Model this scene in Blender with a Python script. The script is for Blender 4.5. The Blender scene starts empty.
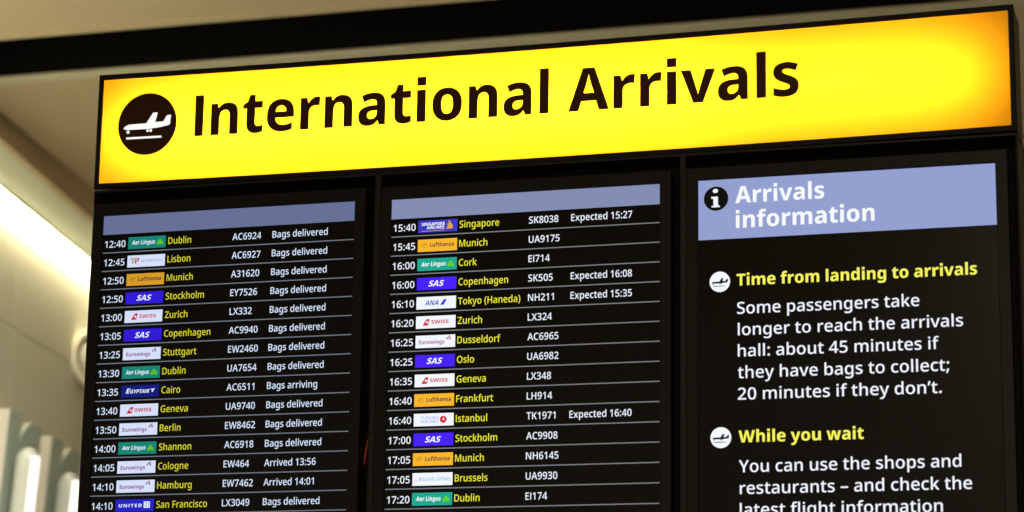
import bpy, bmesh, math, random
from mathutils import Vector, Matrix

scene = bpy.context.scene
COL = scene.collection

# ---------------------------------------------------------------- camera
YAW, PITCH, ROLL = -0.2980, 0.2192, 0.0144
CAM = Vector((1.6022, -4.6936, 1.604))
fwd = Vector((math.sin(YAW) * math.cos(PITCH), math.cos(YAW) * math.cos(PITCH), math.sin(PITCH)))
rt0 = Vector((math.cos(YAW), -math.sin(YAW), 0.0))
up0 = rt0.cross(fwd)
rt = rt0 * math.cos(ROLL) + up0 * math.sin(ROLL)
up = -rt0 * math.sin(ROLL) + up0 * math.cos(ROLL)
cam_data = bpy.data.cameras.new('camera')
cam = bpy.data.objects.new('camera', cam_data)
COL.objects.link(cam)
m = Matrix((rt, up, -fwd)).transposed().to_4x4()
m.translation = CAM
cam.matrix_world = m
cam_data.sensor_width = 36.0
cam_data.lens = 2477.03 * 36.0 / 1024.0
cam_data.clip_start = 0.05
cam_data.dof.use_dof = True
cam_data.dof.focus_distance = 5.15
cam_data.dof.aperture_fstop = 3.6
scene.camera = cam

# ---------------------------------------------------------------- view, world, hall lighting
scene.view_settings.view_transform = 'Standard'
scene.view_settings.look = 'None'
scene.view_settings.exposure = 0.0
scene.view_settings.gamma = 1.0
scene.view_settings.use_curve_mapping = False

world = bpy.data.worlds.new('hall_ambient')
scene.world = world
world.use_nodes = True
bgn = world.node_tree.nodes['Background']
bgn.inputs['Color'].default_value = (1.0, 0.80, 0.52, 1.0)
bgn.inputs['Strength'].default_value = 0.38


def area_light(name, loc, direction, sx, sy, power, color):
    l = bpy.data.lights.new(name, 'AREA')
    l.shape = 'RECTANGLE'
    l.size, l.size_y = sx, sy
    l.energy = power
    l.color = color
    o = bpy.data.objects.new(name, l)
    COL.objects.link(o)
    o.location = loc
    o.rotation_euler = Vector(direction).to_track_quat('-Z', 'Y').to_euler()
    return o


# unseen fill light added behind the camera to brighten floor and ceiling
hall_fill = area_light('unseen_fill_light', (2.5, -6.0, 4.10), (0, 0, -1), 2.4, 0.6, 480.0, (1.0, 0.88, 0.64))
# out-of-frame fill added between cabinet and left wall to brighten that wall
wall_fill = area_light('unseen_fill_light', (-1.6, 1.75, 4.17), (0, 0, -1), 0.8, 0.8, 175.0, (1.0, 0.99, 0.88))

# ---------------------------------------------------------------- helpers


def lin(c):
    return tuple((v / 255.0 / 12.92) if v / 255.0 <= 0.04045 else ((v / 255.0 + 0.055) / 1.055) ** 2.4 for v in c)


def emit(name, rgb, strength=1.0):
    """light given off by a screen, a lamp or a painted highlight, in sRGB 0-255"""
    mt = bpy.data.materials.new(name)
    mt.use_nodes = True
    nt = mt.node_tree
    nt.nodes.clear()
    e = nt.nodes.new('ShaderNodeEmission')
    e.inputs['Color'].default_value = (*lin(rgb), 1)
    e.inputs['Strength'].default_value = strength
    out = nt.nodes.new('ShaderNodeOutputMaterial')
    nt.links.new(e.outputs[0], out.inputs['Surface'])
    return mt


def paint(name, rgb, rough=0.5, vary=0.06, scale=9.0, metallic=0.0, bump=0.0, spec=0.5):
    """painted or moulded surface with a little procedural unevenness"""
    mt = bpy.data.materials.new(name)
    mt.use_nodes = True
    nt = mt.node_tree
    b = nt.nodes['Principled BSDF']
    tc = nt.nodes.new('ShaderNodeTexCoord')
    nz = nt.nodes.new('ShaderNodeTexNoise')
    nz.inputs['Scale'].default_value = scale
    nz.inputs['Detail'].default_value = 4
    nt.links.new(tc.outputs['Object'], nz.inputs['Vector'])
    rp = nt.nodes.new('ShaderNodeValToRGB')
    c = lin(rgb)
    rp.color_ramp.elements[0].color = (*[v * (1 - vary) for v in c], 1)
    rp.color_ramp.elements[1].color = (*[min(1, v * (1 + vary)) for v in c], 1)
    nt.links.new(nz.outputs['Fac'], rp.inputs['Fac'])
    nt.links.new(rp.outputs['Color'], b.inputs['Base Color'])
    b.inputs['Roughness'].default_value = rough
    b.inputs['Metallic'].default_value = metallic
    b.inputs['Specular IOR Level'].default_value = spec
    if bump:
        bp = nt.nodes.new('ShaderNodeBump')
        bp.inputs['Strength'].default_value = bump
        nt.links.new(nz.outputs['Fac'], bp.inputs['Height'])
        nt.links.new(bp.outputs['Normal'], b.inputs['Normal'])
    return mt


def tag(o, label=None, cat=None, group=None, kind=None):
    if label: o['label'] = label
    if cat: o['category'] = cat
    if group: o['group'] = group
    if kind: o['kind'] = kind
    return o


def empty(name, loc=(0, 0, 0)):
    o = bpy.data.objects.new(name, None)
    o.empty_display_size = 0.1
    o.location = loc
    COL.objects.link(o)
    return o


def mesh_obj(name, verts, faces, mats, parent=None, fmats=None, smooth=False):
    me = bpy.data.meshes.new(name)
    me.from_pydata([tuple(v) for v in verts], [], faces)
    for mt in (mats if isinstance(mats, (list, tuple)) else [mats]):
        me.materials.append(mt)
    if fmats:
        me.polygons.foreach_set('material_index', fmats)
    if smooth:
        me.polygons.foreach_set('use_smooth', [True] * len(me.polygons))
    me.update()
    o = bpy.data.objects.new(name, me)
    COL.objects.link(o)
    if parent:
        o.parent = parent
        o.matrix_parent_inverse = Matrix.Translation(-parent.location)
    return o


def bm_obj(name, bm, mats, parent=None, smooth=False):
    me = bpy.data.meshes.new(name)
    bmesh.ops.recalc_face_normals(bm, faces=bm.faces)
    bm.to_mesh(me)
    bm.free()
    for mt in (mats if isinstance(mats, (list, tuple)) else [mats]):
        me.materials.append(mt)
    if smooth:
        me.polygons.foreach_set('use_smooth', [True] * len(me.polygons))
    o = bpy.data.objects.new(name, me)
    COL.objects.link(o)
    if parent:
        o.parent = parent
        o.matrix_parent_inverse = Matrix.Translation(-parent.location)
    return o


def add_box(bm, lo, hi, bevel=0.0):
    g = bmesh.ops.create_cube(bm, size=1.0)
    lo, hi = Vector(lo), Vector(hi)
    for v in g['verts']:
        v.co = Vector((lo[i] + (v.co[i] + 0.5) * (hi[i] - lo[i]) for i in range(3)))
    if bevel:
        es = list({e for v in g['verts'] for e in v.link_edges})
        bmesh.ops.bevel(bm, geom=es, offset=bevel, segments=2, affect='EDGES', profile=0.5)


def box_obj(name, lo, hi, mat, parent=None, bevel=0.0):
    bm = bmesh.new()
    add_box(bm, lo, hi, bevel)
    return bm_obj(name, bm, mat, parent)


def add_ring(bm, outer, inner, y0, y1, chamfer=0.0, inner_back=None):
    """mitred rectangular frame: outer/inner = (x0, x1, z0, z1), front at y0, back at y1"""
    def loop(r, y):
        x0, x1, z0, z1 = r
        return [bm.verts.new((x, y, z)) for x, z in ((x0, z0), (x1, z0), (x1, z1), (x0, z1))]
    c = chamfer
    o = outer
    i = inner
    L = [loop(o, y1), loop(o, y0 + c), loop((o[0] + c, o[1] - c, o[2] + c, o[3] - c), y0),
         loop((i[0] - c, i[1] + c, i[2] - c, i[3] + c), y0), loop(i, y0 + c), loop(inner_back or i, y1)]
    n = len(L)
    for a in range(n):
        A, B = L[a], L[(a + 1) % n]
        for k in range(4):
            bm.faces.new((A[k], A[(k + 1) % 4], B[(k + 1) % 4], B[k]))


# ---- lettering: outlines of a humanist sans, kept here as data (1/1000 em)
GLYPHS_BOLD = {
    ' ': '260|',
    '(': '349|40,274 40,399* 112,624* 187,714 319,714 251,621* 181,394* 181,275 181,158* 251,-67* 318,-158 187,-158 112,-71* 40,151*',
    ')': '349|309,274 309,151* 237,-71* 162,-158 31,-158 98,-67* 168,158* 168,275 168,394* 98,621* 30,714 162,714 237,624* 309,399*',
    ',': '300|226,116 233,105 220,53* 175,-67* 147,-129 28,-129 44,-64* 69,63* 77,116',
    '-': '322|27,202 27,334 295,334 295,202',
    '.': '290|53,74 53,120* 105,162* 146,162 186,162* 237,120* 237,74 237,30* 185,-13* 146,-13 105,-13* 53,30*',
    '0': '582|543,357 543,270* 516,135* 456,40* 360,-10* 291,-10 204,-10* 92,78* 39,242* 39,357 39,473* 88,637* 199,724* 291,724 377,724* 488,637* 543,473*/200,357 200,278* 216,173* 255,120* 291,120 326,120* 365,172* 382,278* 382,357 382,436* 365,541* 326,594* 291,594 255,594* 216,541* 200,436*',
    '1': '582|428,0 266,0 266,397 266,413* 266,461* 268,516* 269,539 255,524* 232,502* 219,491 139,425 55,529 285,714 428,714',
    '2': '582|540,0 35,0 35,111 213,291 267,347* 332,420* 360,478* 360,510 360,550* 311,588* 274,588 235,588* 164,551* 120,515 32,619 63,647* 134,694* 227,724* 290,724 361,724* 464,675* 521,587* 521,531 521,470* 476,373* 387,277* 323,217 242,140 242,135 540,135',
    '3': '582|515,555 515,505* 473,433* 403,387* 360,376 360,373 446,363* 536,278* 536,204 536,144* 474,47* 346,-10* 245,-10 180,-10* 83,10* 37,29 37,166 84,142* 184,119* 226,119 304,119* 366,169* 366,213 366,243* 334,284* 262,304* 199,304 148,304 148,428 200,428 256,428* 325,452* 357,494* 357,521 357,557* 305,593* 262,593 228,593* 170,576* 124,553* 108,543 39,651 81,681* 196,724* 282,724 393,724* 515,632*',
    '4': '582|565,145 479,145 479,0 320,0 320,145 18,145 18,267 327,715 479,715 479,270 565,270/320,395 320,411* 321,448* 323,483* 324,511* 325,516 320,516 311,495* 293,462* 280,444 161,270 320,270',
    '5': '582|309,459 373,459* 474,406* 532,307* 532,235 532,157* 468,47* 343,-10* 249,-10 190,-10* 89,10* 51,29 51,164 89,146* 194,119* 239,119 280,119* 338,143* 369,192* 369,228 369,278* 302,333* 233,333 205,333* 148,322* 127,316 65,349 92,714 484,714 484,577 229,577 217,449 234,452* 274,459*',
    '6': '582|40,303 40,364* 58,486* 103,593* 184,676* 309,724* 400,724 421,724* 479,719* 498,716 498,588 479,592* 430,597* 398,597 339,597* 260,566* 213,509* 191,431* 188,384 194,384 208,408* 247,445* 304,467* 344,467 407,467* 497,414* 546,312* 546,240 546,162* 486,49* 377,-10* 301,-10 246,-10* 151,27* 80,105* 40,223*/298,119 339,119* 389,176* 389,237 389,286* 346,342* 301,342 270,342* 226,315* 201,272* 201,249 201,226* 213,180* 237,142* 274,119*',
    '7': '582|112,0 372,578 40,578 40,714 544,714 544,614 281,0',
    '8': '582|292,724 394,724* 523,637* 523,551 523,508* 489,443* 432,395* 396,377 433,357* 501,305* 544,236* 544,188 544,131* 488,41* 376,-10* 291,-10 205,-10* 93,39* 38,127* 38,186 38,236* 74,305* 136,354* 173,373 142,393* 90,444* 59,510* 59,552 59,609* 120,685* 225,724*/187,191 187,155* 240,108* 289,108 342,108* 395,153* 395,190 395,216* 365,257* 322,287* 299,297 285,305 256,291* 212,259* 187,218*/291,605 258,605* 212,570* 212,538 212,516* 233,483* 269,456* 291,445 311,455* 348,480* 370,514* 370,538 370,570* 325,605*',
    '9': '582|542,403 542,313* 505,162* 421,51* 283,-10* 183,-10 162,-10* 105,-7* 86,-3 86,126 106,121* 150,117* 176,117 239,117* 322,149* 370,206* 392,284* 394,330 388,330 374,306* 335,269* 278,247* 236,247 176,247* 86,300* 37,402* 37,475 37,553* 97,665* 207,724* 282,724 337,724* 431,686* 503,608* 542,486*/286,594 243,594* 194,537* 194,476 194,428* 238,371* 283,371 313,371* 356,399* 381,442* 381,465 381,488* 370,534* 347,572* 310,594*',
    ':': '283|51,73 51,120* 105,159* 142,159 179,159* 231,120* 231,73 231,28* 179,-13* 142,-13 105,-13* 51,28*/51,472 51,519* 105,557* 142,557 179,557* 231,519* 231,472 231,426* 179,385* 142,385 105,385* 51,426*',
    ';': '288|223,137 230,126 221,90* 193,-4* 161,-99* 144,-136 29,-136 36,-104* 50,-32* 64,40* 75,108* 78,137/53,472 53,519* 105,557* 143,557 179,557* 232,519* 232,472 232,426* 179,385* 143,385 105,385* 53,426*',
    'A': '700|524,0 474,160 226,160 176,0 0,0 247,717 451,717 700,0/392,441 387,457* 371,519* 354,586* 349,607 345,584* 330,521* 315,462* 309,441 263,295 438,295',
    'B': '667|318,714 467,714* 601,626* 601,536 601,491* 568,426* 514,386* 481,379 481,374 515,367* 578,332* 618,264* 618,207 618,142* 553,49* 435,0* 353,0 83,0 83,714/325,431 387,431* 434,477* 434,514 434,552* 379,589* 318,589 245,589 245,431/245,310 245,127 336,127 399,127* 450,179* 450,220 450,245* 428,286* 376,310* 331,310',
    'C': '644|397,590 356,590* 291,558* 245,497* 221,410* 221,355 221,282* 261,178* 343,124* 405,124 452,124* 539,147* 583,164 583,27 538,7* 443,-10* 386,-10 272,-10* 125,81* 54,247* 54,356 54,437* 99,572* 187,670* 315,724* 399,724 452,724* 562,701* 613,676 561,547 524,565* 443,590*',
    'D': '733|679,370 679,247* 587,82* 420,0* 304,0 83,0 83,714 322,714 435,714* 594,635* 679,482*/510,364 510,438* 467,535* 382,582* 319,582 245,582 245,134 304,134 409,134* 510,248*',
    'E': '551|499,0 83,0 83,714 499,714 499,582 245,582 245,436 482,436 482,305 245,305 245,134 499,134',
    'F': '533|243,0 83,0 83,714 498,714 498,582 243,582 243,411 480,411 480,279 243,279',
    'G': '736|377,406 667,406 667,31 611,12* 475,-10* 398,-10 293,-10* 139,73* 54,237* 54,358 54,470* 141,634* 307,724* 428,724 492,724* 608,700* 653,680 600,551 562,569* 475,590* 427,590 356,590* 265,528* 221,422* 221,355 221,283* 265,179* 350,125* 416,125 442,125* 496,131* 513,135 513,277 377,277',
    'H': '758|675,0 512,0 512,304 246,304 246,0 83,0 83,714 246,714 246,438 512,438 512,714 675,714',
    'I': '410|374,0 36,0 36,93 123,122 123,592 36,621 36,714 374,714 374,621 286,592 286,122 374,93',
    'J': '328|13,-214 -17,-214* -62,-207* -79,-203 -79,-75 -63,-78* -27,-85* -7,-85 25,-85* 65,-60* 84,-5* 84,38 84,714 247,714 247,52 247,-43* 188,-161* 83,-214*',
    'K': '667|667,0 482,0 308,293 246,250 246,0 83,0 83,714 246,714 246,391 263,418* 304,471* 324,496 487,714 666,714 424,397',
    'L': '565|83,0 83,714 245,714 245,133 531,133 531,0',
    'M': '949|395,0 222,548 218,548 220,528* 224,461* 228,384* 228,347 228,0 83,0 83,714 303,714 473,184 477,184 647,714 866,714 866,0 715,0 715,351 715,385* 717,460* 721,526* 722,547 718,547 546,0',
    'N': '812|729,0 520,0 223,530 219,530 221,507* 225,443* 228,375* 228,345 228,0 83,0 83,714 291,714 587,189 590,189 589,210* 585,273* 583,341* 583,367 583,714 729,714',
    'O': '792|737,358 737,275* 697,140* 613,42* 485,-10* 396,-10 308,-10* 179,42* 95,140* 54,275* 54,359 54,470* 127,634* 279,725* 397,725 514,725* 665,634* 737,469*/225,358 225,286* 260,182* 336,126* 396,126 457,126* 532,182* 567,286* 567,358 567,466* 489,591* 397,591 336,591* 260,534* 225,431*',
    'P': '624|313,714 450,714* 583,598* 583,492 583,445* 554,358* 490,289* 385,249* 307,249 245,249 245,0 83,0 83,714/307,582 245,582 245,382 293,382 331,382* 388,403* 420,449* 420,487 420,532* 365,582*',
    'Q': '792|737,358 737,280* 701,149* 626,52* 567,24 740,-170 534,-170 408,-10 406,-10* 398,-10* 396,-10 308,-10* 179,42* 95,140* 54,275* 54,359 54,470* 127,634* 279,725* 397,725 514,725* 665,634* 737,469*/225,358 225,286* 260,182* 336,126* 396,126 457,126* 532,182* 567,286* 567,358 567,466* 489,591* 397,591 336,591* 260,534* 225,431*',
    'R': '660|306,714 400,714* 525,667* 588,575* 588,505 588,458* 555,385* 497,332* 460,314 664,0 480,0 322,271 245,271 245,0 83,0 83,714/302,588 245,588 245,395 302,395 359,395* 423,443* 423,498 423,528* 398,568* 345,588*',
    'S': '569|531,209 531,149* 471,50* 351,-10* 259,-10 213,-10* 140,-1* 77,17* 46,32 46,178 97,153* 212,123* 263,123 299,123* 346,141* 369,174* 369,195 369,219* 342,251* 281,283* 229,305 173,329* 94,384* 52,464* 52,523 52,589* 117,678* 233,724* 309,724 376,724* 483,696* 526,676 477,549 433,568* 345,593* 304,593 273,593* 233,576* 213,548* 213,529 213,506* 240,474* 304,441* 358,417 413,394* 491,340* 531,265*',
    'T': '580|371,0 209,0 209,580 20,580 20,714 560,714 560,580 371,580',
    'U': '749|671,274 671,189* 605,61* 472,-10* 372,-10 228,-10* 78,139* 78,272 78,714 241,714 241,282 241,202* 309,126* 375,126 423,126* 482,161* 509,231* 509,283 509,714 671,714',
    'V': '666|666,714 425,0 240,0 0,714 180,714 296,323 303,300* 318,239* 331,180* 333,159 336,180* 347,239* 362,299* 369,322 486,714',
    'W': '1006|992,714 812,0 625,0 535,358 532,371* 523,413* 512,463* 505,508* 503,523 501,508* 493,463* 483,413* 474,370* 470,357 382,0 195,0 14,714 172,714 260,333 264,317* 274,269* 285,217* 293,168* 296,149 299,176* 311,243* 325,312* 339,374* 344,396 426,714 579,714 661,395 667,373* 681,311* 695,242* 707,175* 710,149 713,174* 726,243* 740,310* 745,332 833,714',
    'X': '682|679,0 492,0 338,249 184,0 3,0 240,367 17,714 197,714 339,475 479,714 662,714 437,357',
    'Y': '635|317,423 459,714 635,714 399,278 399,0 236,0 236,273 0,714 176,714',
    'Z': '599|570,0 32,0 32,104 362,581 41,581 41,714 561,714 561,610 232,133 570,133',
    'a': '604|322,558 424,558* 535,459* 535,364 535,0 424,0 393,74 389,74 366,45* 317,7* 253,-10* 207,-10 159,-10* 83,27* 39,104* 39,163 39,249* 163,336* 284,340 376,343 376,358 376,405* 333,442* 296,442 260,442* 181,418* 142,401 96,509 140,532* 253,558*/322,249 255,247* 202,207* 202,170 202,137* 240,106* 270,106 315,106* 376,159* 376,207 376,252',
    'b': '635|232,584 232,554* 228,498* 225,477 232,477 253,511* 326,558* 384,558 475,558* 588,414* 588,275 588,182* 536,54* 442,-10* 380,-10 321,-10* 253,33* 232,58 221,58 195,0 72,0 72,760 232,760/331,431 296,431* 251,400* 232,339* 232,290 232,270 232,195* 276,120* 333,120 378,120* 425,200* 425,277 425,353* 379,431*',
    'c': '521|313,-10 232,-10* 112,49* 46,174* 46,271 46,372* 119,498* 244,558* 325,558 373,558* 459,537* 494,520 447,399 416,412* 355,430* 324,430 288,430* 236,395* 209,325* 209,272 209,219* 237,152* 288,119* 323,119 365,119* 444,143* 478,163 478,33 446,13* 366,-10*',
    'd': '635|249,-10 160,-10* 46,134* 46,273 46,414* 161,558* 254,558 293,558* 349,537* 391,500* 406,477 410,477 407,496* 402,563* 402,592 402,760 563,760 563,0 441,0 408,71 402,71 388,48* 346,12* 288,-10*/308,118 366,118* 413,186* 414,256 414,272 414,347* 368,428* 306,428 261,428* 208,348* 208,271 208,193* 261,118*',
    'e': '602|308,558 385,558* 497,501* 557,390* 557,308 557,233 208,233 210,175* 280,108* 344,108 396,108* 480,127* 525,148 525,29 484,9* 394,-10* 327,-10 245,-10* 119,50* 46,175* 46,270 46,367* 112,494* 230,558*/313,445 270,445* 217,392* 212,338 408,338 408,369* 387,417* 344,445*',
    'f': '392|382,427 259,427 259,0 99,0 99,427 20,427 20,506 102,547 102,563 102,669* 191,765* 286,765 325,765* 390,753* 423,741 387,634 372,638* 335,645* 315,645 286,645* 259,609* 259,569 259,548 382,548',
    'g': '635|253,558 309,558* 384,514* 409,479 413,479 426,548 563,548 563,-3 563,-81* 502,-186* 379,-240* 284,-240 220,-240* 120,-225* 75,-207 75,-72 122,-93* 215,-114* 278,-114 340,-114* 403,-60* 403,-11 403,2 403,15* 406,54* 408,70 403,70 381,35* 307,-10* 251,-10 158,-10* 46,136* 46,273 46,410* 159,558*/307,432 275,432* 231,395* 209,324* 209,271 209,191* 259,115* 309,115 338,115* 378,132* 402,166* 414,218* 414,253 414,275 414,327* 394,397* 347,432*',
    'h': '654|232,617 232,569* 227,498* 225,478 233,478 250,507* 298,541* 356,558* 389,558 447,558* 535,516* 585,428* 585,357 585,0 425,0 425,314 425,372* 385,431* 343,431 301,431* 252,389* 232,311* 232,253 232,0 72,0 72,760 232,760',
    'i': '305|232,548 232,0 72,0 72,548/153,764 188,764* 240,732* 240,688 240,645* 188,612* 153,612 117,612* 67,645* 67,688 67,732* 117,764*',
    'j': '304|43,-240 19,-240* -34,-233* -52,-228 -52,-102 -37,-106* -8,-112* 9,-112 35,-112* 72,-78* 72,-28 72,548 232,548 232,-56 232,-106* 195,-189* 112,-240*/66,688 66,732* 116,764* 152,764 187,764* 239,732* 239,688 239,645* 187,612* 152,612 116,612* 66,645*',
    'k': '621|232,432 232,403* 227,330* 223,300 227,300 235,311* 256,342* 279,374* 288,384 426,548 606,548 406,315 619,0 434,0 294,214 232,165 232,0 72,0 72,760 232,760',
    'l': '303|232,0 72,0 72,760 232,760',
    'm': '980|721,558 814,558* 911,463* 911,357 911,0 752,0 752,314 752,377* 712,431* 672,431 616,431* 571,347* 571,269 571,0 411,0 411,314 411,355* 394,406* 360,431* 333,431 294,431* 250,389* 232,310* 232,253 232,0 72,0 72,548 194,548 217,478 222,478 238,503* 285,538* 348,558* 386,558 447,558* 527,516* 551,477 556,477 583,517* 669,558*',
    'n': '654|391,558 480,558* 585,463* 585,357 585,0 426,0 426,314 426,372* 386,431* 343,431 278,431* 232,339* 232,253 232,0 72,0 72,548 194,548 216,475 222,475 240,501* 290,538* 354,558*',
    'o': '627|581,275 581,207* 544,100* 474,28* 375,-10* 312,-10 254,-10* 157,28* 86,100* 46,207* 46,275 46,366* 111,492* 231,558* 315,558 393,558* 512,492* 581,366*/209,275 209,223* 230,149* 277,111* 314,111 351,111* 397,149* 418,223* 418,275 418,327* 397,399* 351,436* 313,436 258,436* 209,354*',
    'p': '635|385,558 479,558* 588,414* 588,275 588,182* 534,54* 441,-10* 380,-10 341,-10* 284,11* 245,41* 232,58 226,58 228,40* 232,-7* 232,-33 232,-240 72,-240 72,548 202,548 224,477 232,477 246,499* 287,536* 345,558*/330,431 294,431* 252,400* 233,339* 232,292 232,276 232,225* 249,156* 293,120* 331,120 362,120* 404,155* 425,225* 425,277 425,356* 377,431*',
    'q': '635|403,-11 403,8* 406,52* 409,71 403,71 382,37* 309,-10* 250,-10 159,-10* 46,134* 46,273 46,367* 98,493* 192,558* 253,558 312,558* 386,512* 409,478 413,478 426,548 563,548 563,-240 403,-240/310,115 348,115* 393,146* 413,208* 414,254 414,275 414,351* 369,432* 307,432 257,432* 209,348* 209,271 209,192* 258,115*',
    'r': '452|380,558 396,558* 430,554* 440,552 425,402 414,404* 384,408* 362,408 340,408* 294,395* 255,366* 232,315* 232,276 232,0 72,0 72,548 193,548 217,457 224,457 240,485* 288,531* 348,558*',
    's': '506|464,163 464,111* 416,33* 315,-10* 236,-10 178,-10* 89,5* 46,22 46,153 92,131* 195,109* 231,109 274,109* 313,131* 313,152 313,166* 292,189* 239,214* 190,233 143,252* 78,296* 45,357* 45,401 45,478* 165,558* 265,558 318,558* 410,535* 458,514 413,407 374,425* 293,446* 263,446 232,446* 197,427* 197,410 197,397* 217,376* 269,354* 316,334 365,315* 431,272* 464,211*',
    't': '430|315,117 339,117* 382,127* 402,134 402,16 376,5* 311,-10* 266,-10 216,-10* 138,22* 93,102* 93,174 93,427 23,427 23,495 106,547 150,662 253,662 253,548 395,548 395,427 253,427 253,184 253,150* 286,117*',
    'u': '654|583,548 583,0 460,0 440,70 431,70 414,42* 360,6* 297,-10* 263,-10 206,-10* 118,32* 69,120* 69,191 69,548 230,548 230,233 230,176* 269,118* 311,118 355,118* 403,158* 423,238* 423,295 423,548',
    'v': '580|209,0 0,548 167,548 267,224 271,215* 279,186* 286,155* 287,142 290,142 291,155* 298,185* 307,214* 310,223 413,548 580,548 371,0',
    'w': '873|468,260 461,286* 449,348* 439,403* 437,418 433,418 431,403* 421,348* 408,284* 400,255 332,0 161,0 12,548 171,548 224,314 230,289* 241,226* 251,163* 252,139 256,139 257,156* 265,203* 274,252* 283,292* 285,301 349,548 526,548 586,299 591,279* 604,222* 615,163* 617,139 620,139 622,163* 631,226* 643,290* 648,314 705,548 861,548 710,0 536,0',
    'x': '600|192,280 18,548 200,548 300,379 401,548 583,548 406,280 591,0 409,0 300,182 190,0 9,0',
    'y': '580|0,548 168,548 269,234 273,221* 281,192* 288,163* 289,149 293,149 296,170* 309,215* 315,234 415,548 580,548 357,-47 334,-109* 272,-196* 181,-240* 115,-240 89,-240* 52,-235* 38,-232 38,-106 49,-108* 80,-112* 97,-112 129,-112* 170,-87* 198,-45* 207,-20 217,5',
    'z': '496|467,0 29,0 29,94 275,425 43,425 43,548 457,548 457,446 218,123 467,123',
    '–': '500|37,210 37,328 463,328 463,210',
    '’': '227|210,713 217,702 208,667* 180,572* 148,477* 131,440 16,440 23,473* 37,544* 50,616* 61,685* 65,713',
}
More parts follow.
